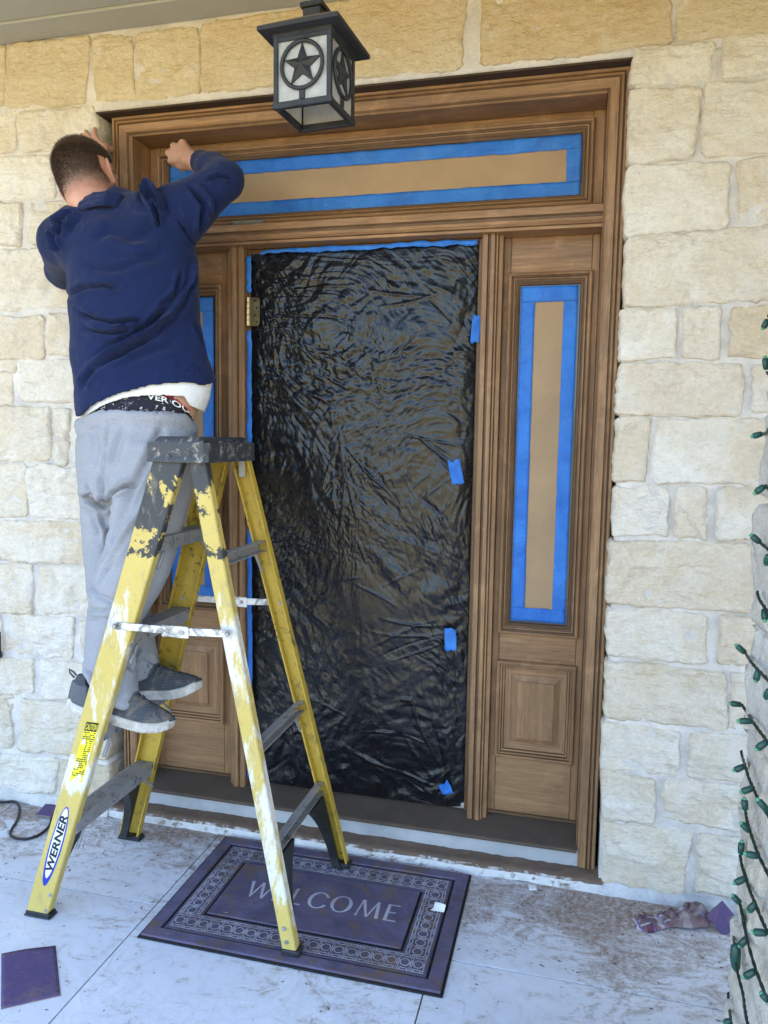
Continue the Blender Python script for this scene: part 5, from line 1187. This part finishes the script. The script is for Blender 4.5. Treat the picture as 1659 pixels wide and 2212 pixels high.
L_SH, L_EL, L_WR = A(140, 525, -.235), A(140, 585, -.05), A(205, 385, -.06)
def jacket_sdf(P, off=0.0):
    d = TORSO(P, off, .03)
    arm = chain(P, [A(330, 480, -.25), A(400, 455, -.24), R_EL, R_EL*.5+R_WR*.5, R_WR], [.098+off, .080+off, .056+off, .052+off, .036+off], .02)
    arm2 = chain(P, [A(175, 520, -.25), L_SH, L_EL, A(175, 470, -.045), L_WR], [.095+off, .080+off, .062+off, .052+off, .038+off], .02)
    d = smin(d, arm, .045); return smin(d, arm2, .05)
HEM = np.array([(150, 905), (174, 899), (195, 878), (230, 862), (263, 849), (323, 835), (391, 829), (424, 831), (440, 834), (474, 824), (500, 818)], float)
SHIRT = np.array([(150, 912), (177, 905), (221, 877), (250, 866), (284, 857.5), (352, 854), (398, 857), (409, 876), (440, 890), (470, 895)], float)
PTOP = np.array([(150, 903), (177, 903), (227, 878), (245, 873), (293, 875.5), (352, 882), (400, 891), (419, 912), (450, 925)], float)
def below(P, line, dpy=0):
    px, py = to_px(P); return (py-(np.interp(px, line[:, 0], line[:, 1])+dpy))*.00155       # >0 : under the line
def folds(V, N, L, seed=0):
    """displace along normals by creases drawn as px polylines: (points, width px, depth m)"""
    px, py = to_px(V); Q = np.stack([px, py], 1); back = np.clip(-(N@np.array(CF))*2.0+.1, 0, 1); d = np.zeros(len(V))
    jit = fbm(V*22, 2, seed)*3.0; Q = Q+np.stack([jit, fbm(V*22+9, 2, seed+1)*3.0], 1)
    for pts, w, amp in L:
        pts = np.array(pts, float); best = np.full(len(V), 1e9); tt = np.zeros(len(V)); acc = 0; tot = sum(np.linalg.norm(pts[i+1]-pts[i]) for i in range(len(pts)-1))
        for i in range(len(pts)-1):
            a, b = pts[i], pts[i+1]; e = b-a; l = np.linalg.norm(e); t = np.clip(((Q-a)@e)/(l*l), 0, 1); ds = np.linalg.norm(Q-a-t[:, None]*e, axis=1); m = ds < best
            best = np.where(m, ds, best); tt = np.where(m, (acc+t*l)/tot, tt); acc += l
        env = np.clip(np.minimum(tt, 1-tt)*5+.12, 0, 1); g = np.exp(-(best/w)**2)-.45*np.exp(-((best-2.0*w)/(w*1.1))**2)
        d += amp*env*g
    return V+N*(d*back)[:, None]
C1 = lambda *q: [(54.9+.2976*x, 274.3+.2976*y) for x, y in q]; C2_ = lambda *q: [(137.15+.3472*x, 850.3+.3472*y) for x, y in q]
JF = [(C1((370, 1330), (480, 1390), (640, 1425), (800, 1405), (880, 1400)), 5, -.011), (C1((430, 1470), (600, 1505), (760, 1470)), 5.5, -.012), (C1((620, 1600), (800, 1500), (1000, 1340), (1180, 1130)), 6, -.010), (C1((500, 1420), (700, 1450), (860, 1420)), 4, .006),
      (C1((450, 1770), (640, 1620), (830, 1530), (960, 1440), (1130, 1330)), 8, .009), (C1((540, 1720), (760, 1605), (930, 1525)), 7, -.009), (C1((300, 1230), (420, 1165), (560, 1150), (680, 1180)), 6, -.008), (C1((480, 800), (620, 755), (780, 810), (920, 780)), 12, -.005), (C1((640, 900), (800, 965), (1020, 930)), 12, -.0045), (C1((420, 1000), (620, 1040), (800, 1010)), 9, -.005),
      (C1((230, 800), (270, 740), (245, 690), (340, 630)), 4.5, -.016), (C1((240, 900), (215, 820), (190, 740)), 4.5, -.014), (C1((300, 760), (330, 690), (400, 640)), 5, .008), (C1((890, 560), (850, 500), (900, 455), (960, 480), (985, 560), (1020, 660)), 4.5, .016), (C1((915, 540), (950, 620), (975, 720)), 4, -.016), (C1((1100, 670), (1180, 790), (1240, 890)), 2.6, -.007),
      (C1((1190, 430), (1290, 560), (1280, 700), (1260, 800)), 5, -.012), (C1((1240, 420), (1340, 520), (1350, 640)), 5, .007), (C1((1310, 390), (1430, 355), (1510, 385)), 4, -.010), (C1((1130, 1040), (1085, 1200), (960, 1330)), 5, -.009), (C1((1235, 960), (1190, 1130), (1080, 1270)), 5, .007), (C1((1240, 1010), (1215, 1150), (1150, 1290)), 4, -.008), (C1((400, 1900), (480, 1760), (600, 1670)), 7, -.008), (C1((930, 1500), (1080, 1380), (1200, 1240)), 6, -.007), (C1((700, 1700), (900, 1640), (1100, 1560)), 10, -.005), (C1((1230, 1420), (1290, 1580), (1345, 1700)), 5, -.008)]
PF = [(C2_((270, 150), (268, 350), (250, 480), (262, 610)), 2.4, -.006), (C2_((120, 560), (150, 650), (250, 700), (312, 650)), 7, -.013), (C2_((280, 650), (310, 630), (380, 585), (440, 560)), 5, -.020), (C2_((230, 500), (240, 600), (250, 680)), 5, -.010), (C2_((520, 420), (430, 600), (350, 780), (260, 960)), 8, -.009), (C2_((545, 620), (420, 830), (280, 1060)), 9, .010), (C2_((480, 760), (350, 960), (210, 1180)), 6, -.008), (C2_((110, 560), (170, 720), (240, 850), (260, 930)), 7, .009), (C2_((140, 640), (200, 800), (255, 900)), 6, -.009), (C2_((150, 1330), (230, 1350), (300, 1345)), 3.5, -.007), (C2_((150, 1390), (240, 1405), (300, 1400)), 3.5, -.007), (C2_((160, 1180), (230, 1260), (320, 1300)), 6, -.006),
      (C2_((350, 1650), (430, 1700), (480, 1560)), 6, -.008), (C2_((440, 1700), (500, 1640), (590, 1690)), 5, -.008), (C2_((130, 1710), (170, 1740), (190, 1800)), 4, -.010), (C2_((380, 200), (340, 330), (300, 450)), 9, -.006), (C2_((180, 200), (200, 330), (180, 460)), 9, -.005), (C2_((620, 200), (560, 330), (500, 480)), 9, -.006)]
def m_cloth(name, c, weave=420, var=.12, heather=False, sheen=.0):
    t = NT(name, .9, .12); n = t.noise(5, 5, .6, .5); f = t.noise(weave, 2, .6); col = t.mix(t.ramp(n, (.3, 0), (.7, 1)), tuple(x*(1-var) for x in c), tuple(min(1, x*(1+var)) for x in c))
    if heather:
        hh = t.noise(150, 4, .8, 0, t.map((1, 1, 3.2))); col = t.mix(t.math('MULTIPLY', t.ramp(hh, (.40, 1), (.62, 0)), .42), col, tuple(x*.62 for x in c))
    else:
        d = t.ramp(t.noise(9, 6, .72, 1.0), (.62, 0), (.74, 1)); col = t.mix(t.math('MULTIPLY', d, .18), col, (.16, .14, .14))
    return t.done(col, t.bump(t.math('ADD', t.math('MULTIPLY', f, .5), t.math('ADD', t.math('MULTIPLY', n, 1.5), t.math('MULTIPLY', t.math('ABSOLUTE', t.math('SUBTRACT', t.noise(13, 4, .6, 1.2, t.map((1, 1, 1.9), (0, .5, 0))), .5)), -3.0))), .38, .006), None, Sheen_Weight=sheen, Sheen_Roughness=.5)
M_JACKET = m_cloth('navy fleece', (.0090, .0172, .064), 420, .14, False, .08); M_PANTS = m_cloth('heather grey fleece', (.335, .343, .372), 300, .05, True); M_SHIRT = m_cloth('white cotton', (.78, .78, .79), 400, .03, True)
def m_skin():
    t = NT('skin', .5, .4); n = t.noise(26, 4, .6); f = t.noise(240, 4, .7); col = t.mix(t.ramp(n, (.3, 0), (.7, 1)), (.44, .235, .165), (.56, .34, .25)); st = t.attr('stubble'); col = t.mix(t.math('MULTIPLY', st, .93), col, t.mix(t.noise(60, 3, .7), (.095, .058, .043), (.15, .092, .068)))
    col = t.mix(t.math('MULTIPLY', t.attr('flush'), .6), col, (.55, .16, .12))
    return t.done(col, t.bump(f, .12, .001), None, Subsurface_Weight=.12, Subsurface_Radius=(.012, .004, .002), Subsurface_Scale=.5)
M_SKIN = m_skin()

# --- head frame
HC = Vector(A(190, 383, -.225)); upv = (CU*math.cos(math.radians(19))-CR*math.sin(math.radians(19))+CF*.10).normalized(); fdir = Vector((.02, 1, .06)); fdir = (fdir-upv*fdir.dot(upv)).normalized(); rgt = fdir.cross(upv).normalized()
HM = np.array([rgt, fdir, upv]); HCn = np.array(HC)
NB = A(222, 470, -.265)
def head_sdf(P):
    q = (P-HCn)@HM.T
    d = ell(q, (0, -.006, .018), (.085, .105, .100)); d = smin(d, ell(q, (0, .030, -.055), (.066, .078, .072)), .03); d = smin(d, ell(q, (0, -.030, -.035), (.070, .070, .060)), .03)
    d = smin(d, ell(q, (0, .088, -.112), (.028, .026, .022)), .025); d = smin(d, rcone(q, np.array((0, .098, .004)), np.array((0, .122, -.038)), .009, .014), .012)
    d = smin(d, ell(q, (0, .092, .020), (.055, .022, .012)), .015)
    for s in (-1, 1):
        d = smax(d, -ell(q, (s*.033, .112, .002), (.020, .018, .012)), .01); d = smin(d, ell(q, (s*.033, .090, .000), (.014, .014, .012)), .004)
    d = smin(d, ell(q, (0, .103, -.072), (.026, .010, .005)), .006); d = smin(d, ell(q, (0, .102, -.082), (.022, .010, .006)), .006)
    neck = chain(P, [HCn+HM.T@np.array((0, -.02, -.05)), HCn+HM.T@np.array((0, -.035, -.10)), NB, NB+np.array((.0, 0, -.07))], [.062, .060, .066, .09], .03); d = smin(d, neck, .03)
    for s in (-1, 1):
        c = np.array((s*.089, -.004, -.022)); a = math.radians(26)*s; e = q-c; x = e[:, 0]*math.cos(a)+e[:, 1]*math.sin(a)*(1); y = -e[:, 0]*math.sin(a)+e[:, 1]*math.cos(a)
        z = e[:, 2]; E = np.stack([x, y+z*.25, z], 1); er = ell(E, (0, -.004, 0), (.0065, .023, .034)); er = smin(er, ell(E, (0, .004, -.028), (.007, .012, .013)), .008); er = smax(er, -ell(E, (s*.007, .003, .002), (.006, .014, .021)), .004); d = smin(d, er, .008)
    return d
# --- hands
off3 = lambda p, x, y, z: p+np.array((x, y, z))
def hand_r(P):
    mcp = [A(371, 347, -.002), A(365, 331, .0), A(376, 316, .004), A(394, 309, .008)]; w0 = A(452, 358, -.095); w1 = A(425, 352, -.055)
    d = chain(P, [w0, w1, A(408, 345, -.035)], [.029, .026, .026], .02)
    for m in mcp: d = smin(d, rcone(P, A(412, 344, -.035), m, .021, .0125), .014)
    for i, m in enumerate(mcp):
        s = (1, 1.08, 1.0, .82)[i]; pip = off3(m, -.010*s, .034*s, .014*s); dip = off3(pip, .006, .020*s, -.014*s); tip = off3(dip, .014, .004, -.014*s); d = smin(d, chain(P, [m, pip, dip, tip], [.0112, .0098, .0088, .0076], .003), .005)
    d = smin(d, chain(P, [A(412, 358, -.03), A(390, 358, -.005), A(376, 354, .022), A(366, 348, .040)], [.016, .0125, .0105, .008], .004), .008); return d
def hand_l(P):
    pc = A(207, 336, -.055); d = chain(P, [A(205, 392, -.06), A(206, 365, -.06), pc], [.030, .026, .025], .02)
    mcp = [A(222, 318, -.045), A(209, 312, -.043), A(197, 315, -.043), A(186, 322, -.043)]
    for m in mcp: d = smin(d, rcone(P, pc, m, .021, .012), .013)
    pip = [A(206, 300, -.030), A(192, 299, -.028), A(183, 303, -.028), A(176, 310, -.028)]; tip = [A(204.5, 279, -.012), A(186, 285, -.014), A(177, 292, -.014), A(170, 302, -.014)]
    for m, p, t in zip(mcp, pip, tip): mid = (p+t)/2+np.array((0, -.004, 0)); d = smin(d, chain(P, [m, p, mid, t], [.0115, .0100, .0092, .0080], .003), .004)
    d = smin(d, chain(P, [A(214, 345, -.05), A(226, 333, -.045), A(228, 315, -.030), A(241, 322, .000)], [.016, .0125, .0105, .0085], .004), .008); return d
def bbox(pts, m): p = np.array(pts); return p.min(0)-m, p.max(0)+m
VS, FS, ST, FL = [], [], [], []
def push(V, F, st=None, fl_=None):
    o = sum(len(v) for v in VS); VS.append(V); FS.append(F+o); ST.append(np.zeros(len(V)) if st is None else st); FL.append(np.zeros(len(V)) if fl_ is None else fl_)
V, F = surf_nets(head_sdf, HCn-np.array((.16, .18, .25)), HCn+np.array((.22, .18, .17)), .0036, 2); q = (V-HCn)@HM.T
V = V+normals(V, F)*(fbm(V*60, 2, 3)*.0006)[:, None]
hairm = np.clip((q[:, 2]+.102-np.clip(q[:, 1]+.02, 0, 1)*.9+fbm(q*40, 2, 8)*.008)/.070, 0, 1)
earz = (np.abs(q[:, 0]) > .079) & (np.abs(q[:, 2]+.022) < .042) & (np.abs(q[:, 1]) < .04); hairm[earz] = 0
hairm[(q[:, 1] > .03) & (q[:, 2] < .055)] = 0; hairm[(q[:, 1] > .075) & (q[:, 2] < .085)] = 0
flush = np.where(earz, .45, 0)+np.clip((-.06-q[:, 2])/.06, 0, .35); push(V, F, np.clip(hairm, 0, 1)**.65, flush); HV, HF, HQ, HH = V, F, q, hairm
V, F = surf_nets(hand_r, *bbox([A(452, 358, -.095), A(366, 320, .03), A(395, 305, .06)], .05), .0028, 2); push(V, F, None, np.full(len(V), .10))
V, F = surf_nets(hand_l, *bbox([A(205, 392, -.06), A(204, 279, -.01), A(240, 322, .01), A(170, 302, -.01)], .04), .0028, 2); push(V, F, None, np.full(len(V), .15))
def body_core(P):
    d = jacket_sdf(P, -.038); d = smin(d, PELV(P, -.050), .02); d = smin(d, LEGN(P, -.040), .01); return smin(d, LEGF(P, -.040), .01)
V, F = surf_nets(body_core, (-1.20, -.62, .62), (-.12, .06, 2.48), .0125, 2); push(V, F)
me = bpy.data.meshes.new('person'); me.from_pydata(np.concatenate(VS).tolist(), [], np.concatenate(FS).tolist()); me.materials.append(M_SKIN); me.polygons.foreach_set('use_smooth', [True]*len(me.polygons))
for nm, dat in (('stubble', ST), ('flush', FL)): at_ = me.attributes.new(nm, 'FLOAT', 'POINT'); at_.data.foreach_set('value', np.concatenate(dat).astype(np.float32))
person = bpy.data.objects.new('person', me); COL.objects.link(person); tag(person, 'person in navy pullover and grey sweatpants standing on the stepladder, seen from behind', 'person')
# --- hair: short strands, longer on the crown
def hair():
    N = normals(HV, HF); rr = np.random.default_rng(2); cen = HV[HF].mean(1); hq = HQ[HF].mean(1); hm = HH[HF].mean(1); fn = N[HF[:, 0]]
    ar = np.linalg.norm(np.cross(HV[HF[:, 1]]-HV[HF[:, 0]], HV[HF[:, 3]]-HV[HF[:, 0]]), axis=1); p = ar*np.clip(hm-.30, 0, 1); p /= p.sum(); sel = rr.choice(len(cen), 42000, p=p)
    dn = np.array(-upv)*.55+np.array(fdir)*np.where(hq[sel, 2] > .06, .9, -.25)[:, None]; ln = np.interp(hq[sel, 2], [-.08, -.04, .02, .06, .10], [.0024, .0045, .0075, .011, .015])*rr.uniform(.7, 1.25, len(sel))
    base = cen[sel]+rr.normal(0, .0014, (len(sel), 3)); d = fn[sel]*.75+dn*.55+rr.normal(0, .22, (len(sel), 3)); d /= np.linalg.norm(d, axis=1)[:, None]; s = np.cross(d, rr.normal(0, 1, (len(sel), 3))); s /= np.linalg.norm(s, axis=1)[:, None]; w = .0007
    V = np.stack([base-s*w-fn[sel]*.0008, base+s*w-fn[sel]*.0008, base+d*ln[:, None]], 1).reshape(-1, 3); F = np.arange(len(V)).reshape(-1, 3).tolist()
    t = NT('dark brown hair', .55, .3); c = t.mix(t.noise(25, 3, .6), (.060, .040, .029), (.135, .086, .060)); return np_mesh('hair', V, F, t.done(c), person, False)
hair()['kind'] = 'stuff'
# --- jacket
def jk(P):
    d = jacket_sdf(P, 0.0); cut = below(P, HEM); d = smax(d, cut, .004)
    inn = jacket_sdf(P, -.010); cav = np.maximum(inn, -(cut+.075)); d = np.maximum(d, -cav)          # hollow above the hem
    for w, e in ((R_WR, R_EL), (L_WR, L_EL if False else A(175, 470, -.045))):
        ax_ = (w-e)/np.linalg.norm(w-e); d = np.maximum(d, np.where(np.linalg.norm(P-w, axis=1) < .09, (P-w)@ax_-.008, -1))
    nk = chain(P, [NB+np.array((-.02, -.0, .0)), HCn+HM.T@np.array((0, -.03, -.06))], [.064, .075], .02); return smax(d, -nk, .012)
V, F = surf_nets(jk, (-1.20, -.50, 1.49), (-.14, .06, 2.50), .0062, 3); N = normals(V, F); V = folds(V, N, [(a_, b__*.85, c__*2.5) for a_, b__, c__ in JF], 5)
px, py = to_px(V); N = normals(V, F); bz = below(V, HEM, -11); V = V-N*(.0022*np.exp(-(bz/.0035)**2))[:, None]
V = V+N*(fbm(V*np.array([9, 9, 14]), 3, 9)*.0050+fbm(V*26, 2, 10, .5, True)*.0016)[:, None]; V = laplace(V, F, 1, .15); jacket = np_mesh('pullover', V, F, M_JACKET, person)
def collar(P):
    U1 = [A(160, 468, -.245), A(165, 452, -.285), A(180, 432, -.325), A(205, 420, -.345), A(232, 417, -.345), A(258, 422, -.32), A(276, 433, -.28), A(284, 446, -.24)]
    L1 = [off3(p, *(np.array((0, -.010, -.016)))) for p in U1]; L2 = [off3(p, *(np.array((0, -.018, -.034)))) for p in U1]; d = chain(P, U1, [.0075]*8, .004); d = smin(d, chain(P, L1, [.0085]*8, .004), .010); d = smin(d, chain(P, L2, [.0085]*8, .004), .010)
    return d
V, F = surf_nets(collar, *bbox([A(160, 468, -.24), A(284, 446, -.24), A(222, 412, -.36)], .055), .0042, 2); co = np_mesh('collar', V, F, M_JACKET); co.parent = jacket
def cuff(w, e, r):
    ax_ = (w-e)/np.linalg.norm(w-e)
    def f(P): q = P-w; t = q@ax_; rr_ = np.linalg.norm(q-t[:, None]*ax_, axis=1); return np.maximum(np.abs(rr_-r+.001)-.0042, np.abs(t+.008)-.022)
    V, F = surf_nets(f, w-.075, w+.075, .0042, 2); c = np_mesh('cuff', V, F, M_JACKET); c.parent = jacket
cuff(R_WR, R_EL, .0365); cuff(L_WR, A(175, 470, -.045), .038)
# --- shirt tail, underwear band, trousers
def shirt(P): d = np.abs(TORSO(P, -.016, .001)+.0025)-.0035; return np.maximum(np.maximum(d, below(P, SHIRT)), -(below(P, HEM)+.045))
V, F = surf_nets(shirt, (-.98, -.46, 1.46), (-.22, -.05, 1.74), .0045, 2); np_mesh('shirt', V, F, M_SHIRT, person)
def m_under():
    t = NT('black patterned underwear', .8, .2); n = t.noise(55, 4, .7, 1.2); return t.done(t.mix(t.ramp(n, (.60, 0), (.63, 1)), (.018, .017, .03), (.55, .5, .52)))
BLOFT = Loft([(940, 186, 412, -.27, .68, -6), (880, 192, 412, -.27, .66, -4), (840, 196, 410, -.27, .62, 0)])
UTOP = np.array([(150, 840), (350, 842), (362, 850), (388, 858), (412, 872), (440, 915)], float)
def under(P): return np.maximum(np.maximum(BLOFT(P, 0, .001), below(P, PTOP, 30)), -below(P, UTOP))
V, F = surf_nets(under, (-.95, -.46, 1.44), (-.28, -.06, 1.68), .005, 2); uw = np_mesh('underwear', V, F, m_under(), person)
def skinpatch(P): return np.maximum(np.maximum(BLOFT(P, -.003, .001), below(P, PTOP, 30)), -below(P, UTOP, -45))
def on_band(px, py, lift=.0035):
    lo_, hi_ = -.46, -.20; ys = np.linspace(lo_, hi_, 120); P = np.array([at_y(px, py, y) for y in ys]); d = BLOFT(P, lift, .001); i = np.argmax(d < 0) if (d < 0).any() else 60; return P[i]
V, F = text_polys('VER OU', 0, .02); wx = max(v.x for v in V); mb = MB()
def bandpt(u, v):
    # band runs from (322,862) to (414,900) in the photo, height about 17 px
    x = 318+u*92; y = 856+u*u*26+u*6-v*17+6; return tuple(on_band(x, y))
M_BAND = m_plain('black waistband', (.012, .012, .014), .7, .3)
mb.grid(16, 4, lambda a, b: tuple(on_band(316+a*98, 845+a*a*30+a*8+b*26, .0018))); bd = mb.build('waistband', M_BAND, None, True); bd.parent = uw
letters([bandpt(v.x/wx, v.y) for v in V], F, M_WHITEP, uw)
mb = MB(); mb.grid(14, 2, lambda a, b: tuple(on_band(350+a*66, 850+a*a*24+a*18+b*3, .004))); mb.build('piping', m_plain('red piping', (.45, .02, .03), .6, .3), None, True).parent = uw
HN = np.array([(150, 1458), (182, 1466), (200, 1490), (235, 1524), (270, 1536), (292, 1530), (304, 1516), (330, 1500)], float); HFR = np.array([(230, 1470), (262, 1482), (300, 1476), (325, 1464), (344, 1446), (370, 1430)], float)
def trousers(P):
    a = smin(PELV(P, 0, .03), LEGN(P, 0, .01), .03); n = np.maximum(a, np.where(P[:, 2] < .95, below(P, HN), -1)); f = np.maximum(LEGF(P, 0, .01), np.where(P[:, 2] < .95, below(P, HFR), -1)); d = smin(n, f, .016)
    top = -below(P, PTOP); d = np.maximum(d, top); cav = np.maximum(PELV(P, -.012, .001), -(top+.05)); return np.maximum(d, -cav)
V, F = surf_nets(trousers, (-1.0, -.62, .60), (-.24, -.05, 1.62), .0065, 3); N = normals(V, F); V = folds(V, N, [(a_, b__*.9, c__*2.1) for a_, b__, c__ in PF], 15); N = normals(V, F)
tz = below(V, PTOP); px, py = to_px(V); band = np.clip(1-np.abs(tz-.026)/.030, 0, 1); V = V+N*(band*.006+np.clip(1-np.abs(tz-.025)/.045, 0, 1)*.0022*np.sin(px*1.15+fbm(V*30, 2, 4)*2))[:, None]-N*(.005*np.exp(-((tz-.058)/.006)**2))[:, None]
low = np.clip((.98-V[:, 2])/.2, 0, 1); V = V+N*(fbm(V*13, 3, 19)*.0032+low*fbm(V*np.array([9, 9, 26]), 3, 29)*.006)[:, None]; V = laplace(V, F, 1, .4); np_mesh('sweatpants', V, F, M_PANTS, person)
# --- shoes
def m_knit():
    t = NT('charcoal knit', .9, .15); w = t.wave(70, 3.0, 2, None, 2, 'Z'); n = t.noise(14, 5, .7, .8); col = t.mix(w, (.042, .046, .054), (.10, .106, .118)); col = t.mix(t.math('MULTIPLY', t.ramp(n, (.50, 0), (.66, 1)), .7), col, (.23, .19, .14)); return t.done(col, t.bump(w, .3, .002))
M_KNIT = m_knit()
def m_sole():
    t = NT('dirty white sole', .75, .3); n = t.noise(22, 5, .7, 1); return t.done(t.mix(t.ramp(n, (.35, 0), (.68, 1)), (.36, .31, .25), (.66, .64, .60)), t.bump(n, .2, .002))
M_SOLE = m_sole(); M_HEEL = m_plain('grey heel cup', (.075, .085, .10), .5, .4); M_LACE = m_plain('dark lace', (.10, .105, .115), .85, .2)
def shoe(contact, yaw, pitch, label):
    M = Matrix.Translation(Vector(contact)) @ Matrix.Rotation(yaw, 4, 'Z') @ Matrix.Rotation(-pitch, 4, 'Y'); Mi = np.array(M.inverted()); 
    def outline(x): return np.interp(x, [-.14, -.125, -.08, 0, .06, .11, .15, .175, .185], [.012, .030, .036, .035, .045, .049, .040, .022, .004])
    def lz(x): return np.interp(x, [-.14, -.10, 0, .09, .14, .185], [.012, .002, 0, .0, .006, .020])
    def up(q):
        x = q[:, 0]; top = np.interp(x, [-.145, -.135, -.10, -.055, -.02, .03, .08, .13, .165, .182], [.085, .115, .128, .124, .120, .106, .084, .068, .056, .04]); w = outline(x)*1.02; zc = lz(x)+.018; hh = np.maximum((top-zc), .01)
        e = np.sqrt((q[:, 1]/np.maximum(w, .004))**2+(np.clip(q[:, 2]-zc, 0, None)/hh)**2.0); d = (e-1)*np.minimum(np.maximum(w, .004), hh); d = np.maximum(d, zc-.004-q[:, 2]); d = np.maximum(d, np.maximum(x-.182, -.146-x))
        hole = rcone(q, np.array((-.075, 0, .105)), np.array((-.070, 0, .15)), .030, .034); return smax(d, -hole, .006)
    def so(q):
        x = q[:, 0]; w = outline(x)+.005; z = q[:, 2]-lz(x); return smax(smax(np.abs(q[:, 1])-w, np.abs(z-.013)-.0165, .006), np.maximum(x-.187, -.148-x), .006)
    root = None
    def build(f, name, mat, lo, hi, h, par):
        V, F = surf_nets(f, lo, hi, h, 2); V = V @ np.array(M)[:3, :3].T+np.array(M)[:3, 3]; o = np_mesh(name, V, F, mat)
        o.parent = par; return o
    u = build(up, 'shoe', M_KNIT, (-.16, -.065, -.01), (.20, .065, .14), .0042, person)
    build(so, 'sole', M_SOLE, (-.16, -.07, -.012), (.20, .07, .045), .0036, u)
    build(lambda q: np.maximum(np.maximum(up(q)-.0025, q[:, 0]+.075+(q[:, 2]-.05)*.35), np.maximum(.03-q[:, 2], q[:, 2]-.095)), 'heel_cup', M_HEEL, (-.16, -.065, .02), (-.03, .065, .12), .0042, u)
    mb = MB(); pts = [(-.143, 0, .10), (-.160, 0, .112), (-.164, 0, .122), (-.150, 0, .118), (-.138, 0, .108)]; mb.tube([M @ Vector(p) for p in pts], .0032, 6); mb.build('pull_tab', M_HEEL, None, True).parent = u
    topz = lambda x: float(np.interp(x, [-.02, .03, .08, .13], [.120, .106, .084, .068]))
    for i in range(5):
        x = -.005+i*.018; mb = MB(); h = topz(x); mb.tube([M @ Vector((x+.004*k_, s_, h+.001-.016*(s_/.03)**2)) for k_, s_ in ((-1, -.036), (0, -.014), (1, .014), (2, .036))], .0034, 6); mb.build('lace', M_LACE, None, True).parent = u
    for s_ in (-1, 1):
        mb = MB(); x = -.012; h = topz(x); mb.tube(smooth_path([M @ Vector(p) for p in ((x, 0, h+.004), (x+.012, s_*.018, h+.010), (x+.035, s_*.032, h-.006), (x+.030, s_*.022, h-.014), (x+.004, 0, h+.003))], 4), .0022, 6); mb.build('lace_loop', M_LACE, None, True).parent = u
zst = .708*U+.0025
shoe((-.592, -.478, zst-.004), math.radians(13), math.radians(-12), ''); shoe((-.592, -.272, zst), math.radians(6), math.radians(7), '')
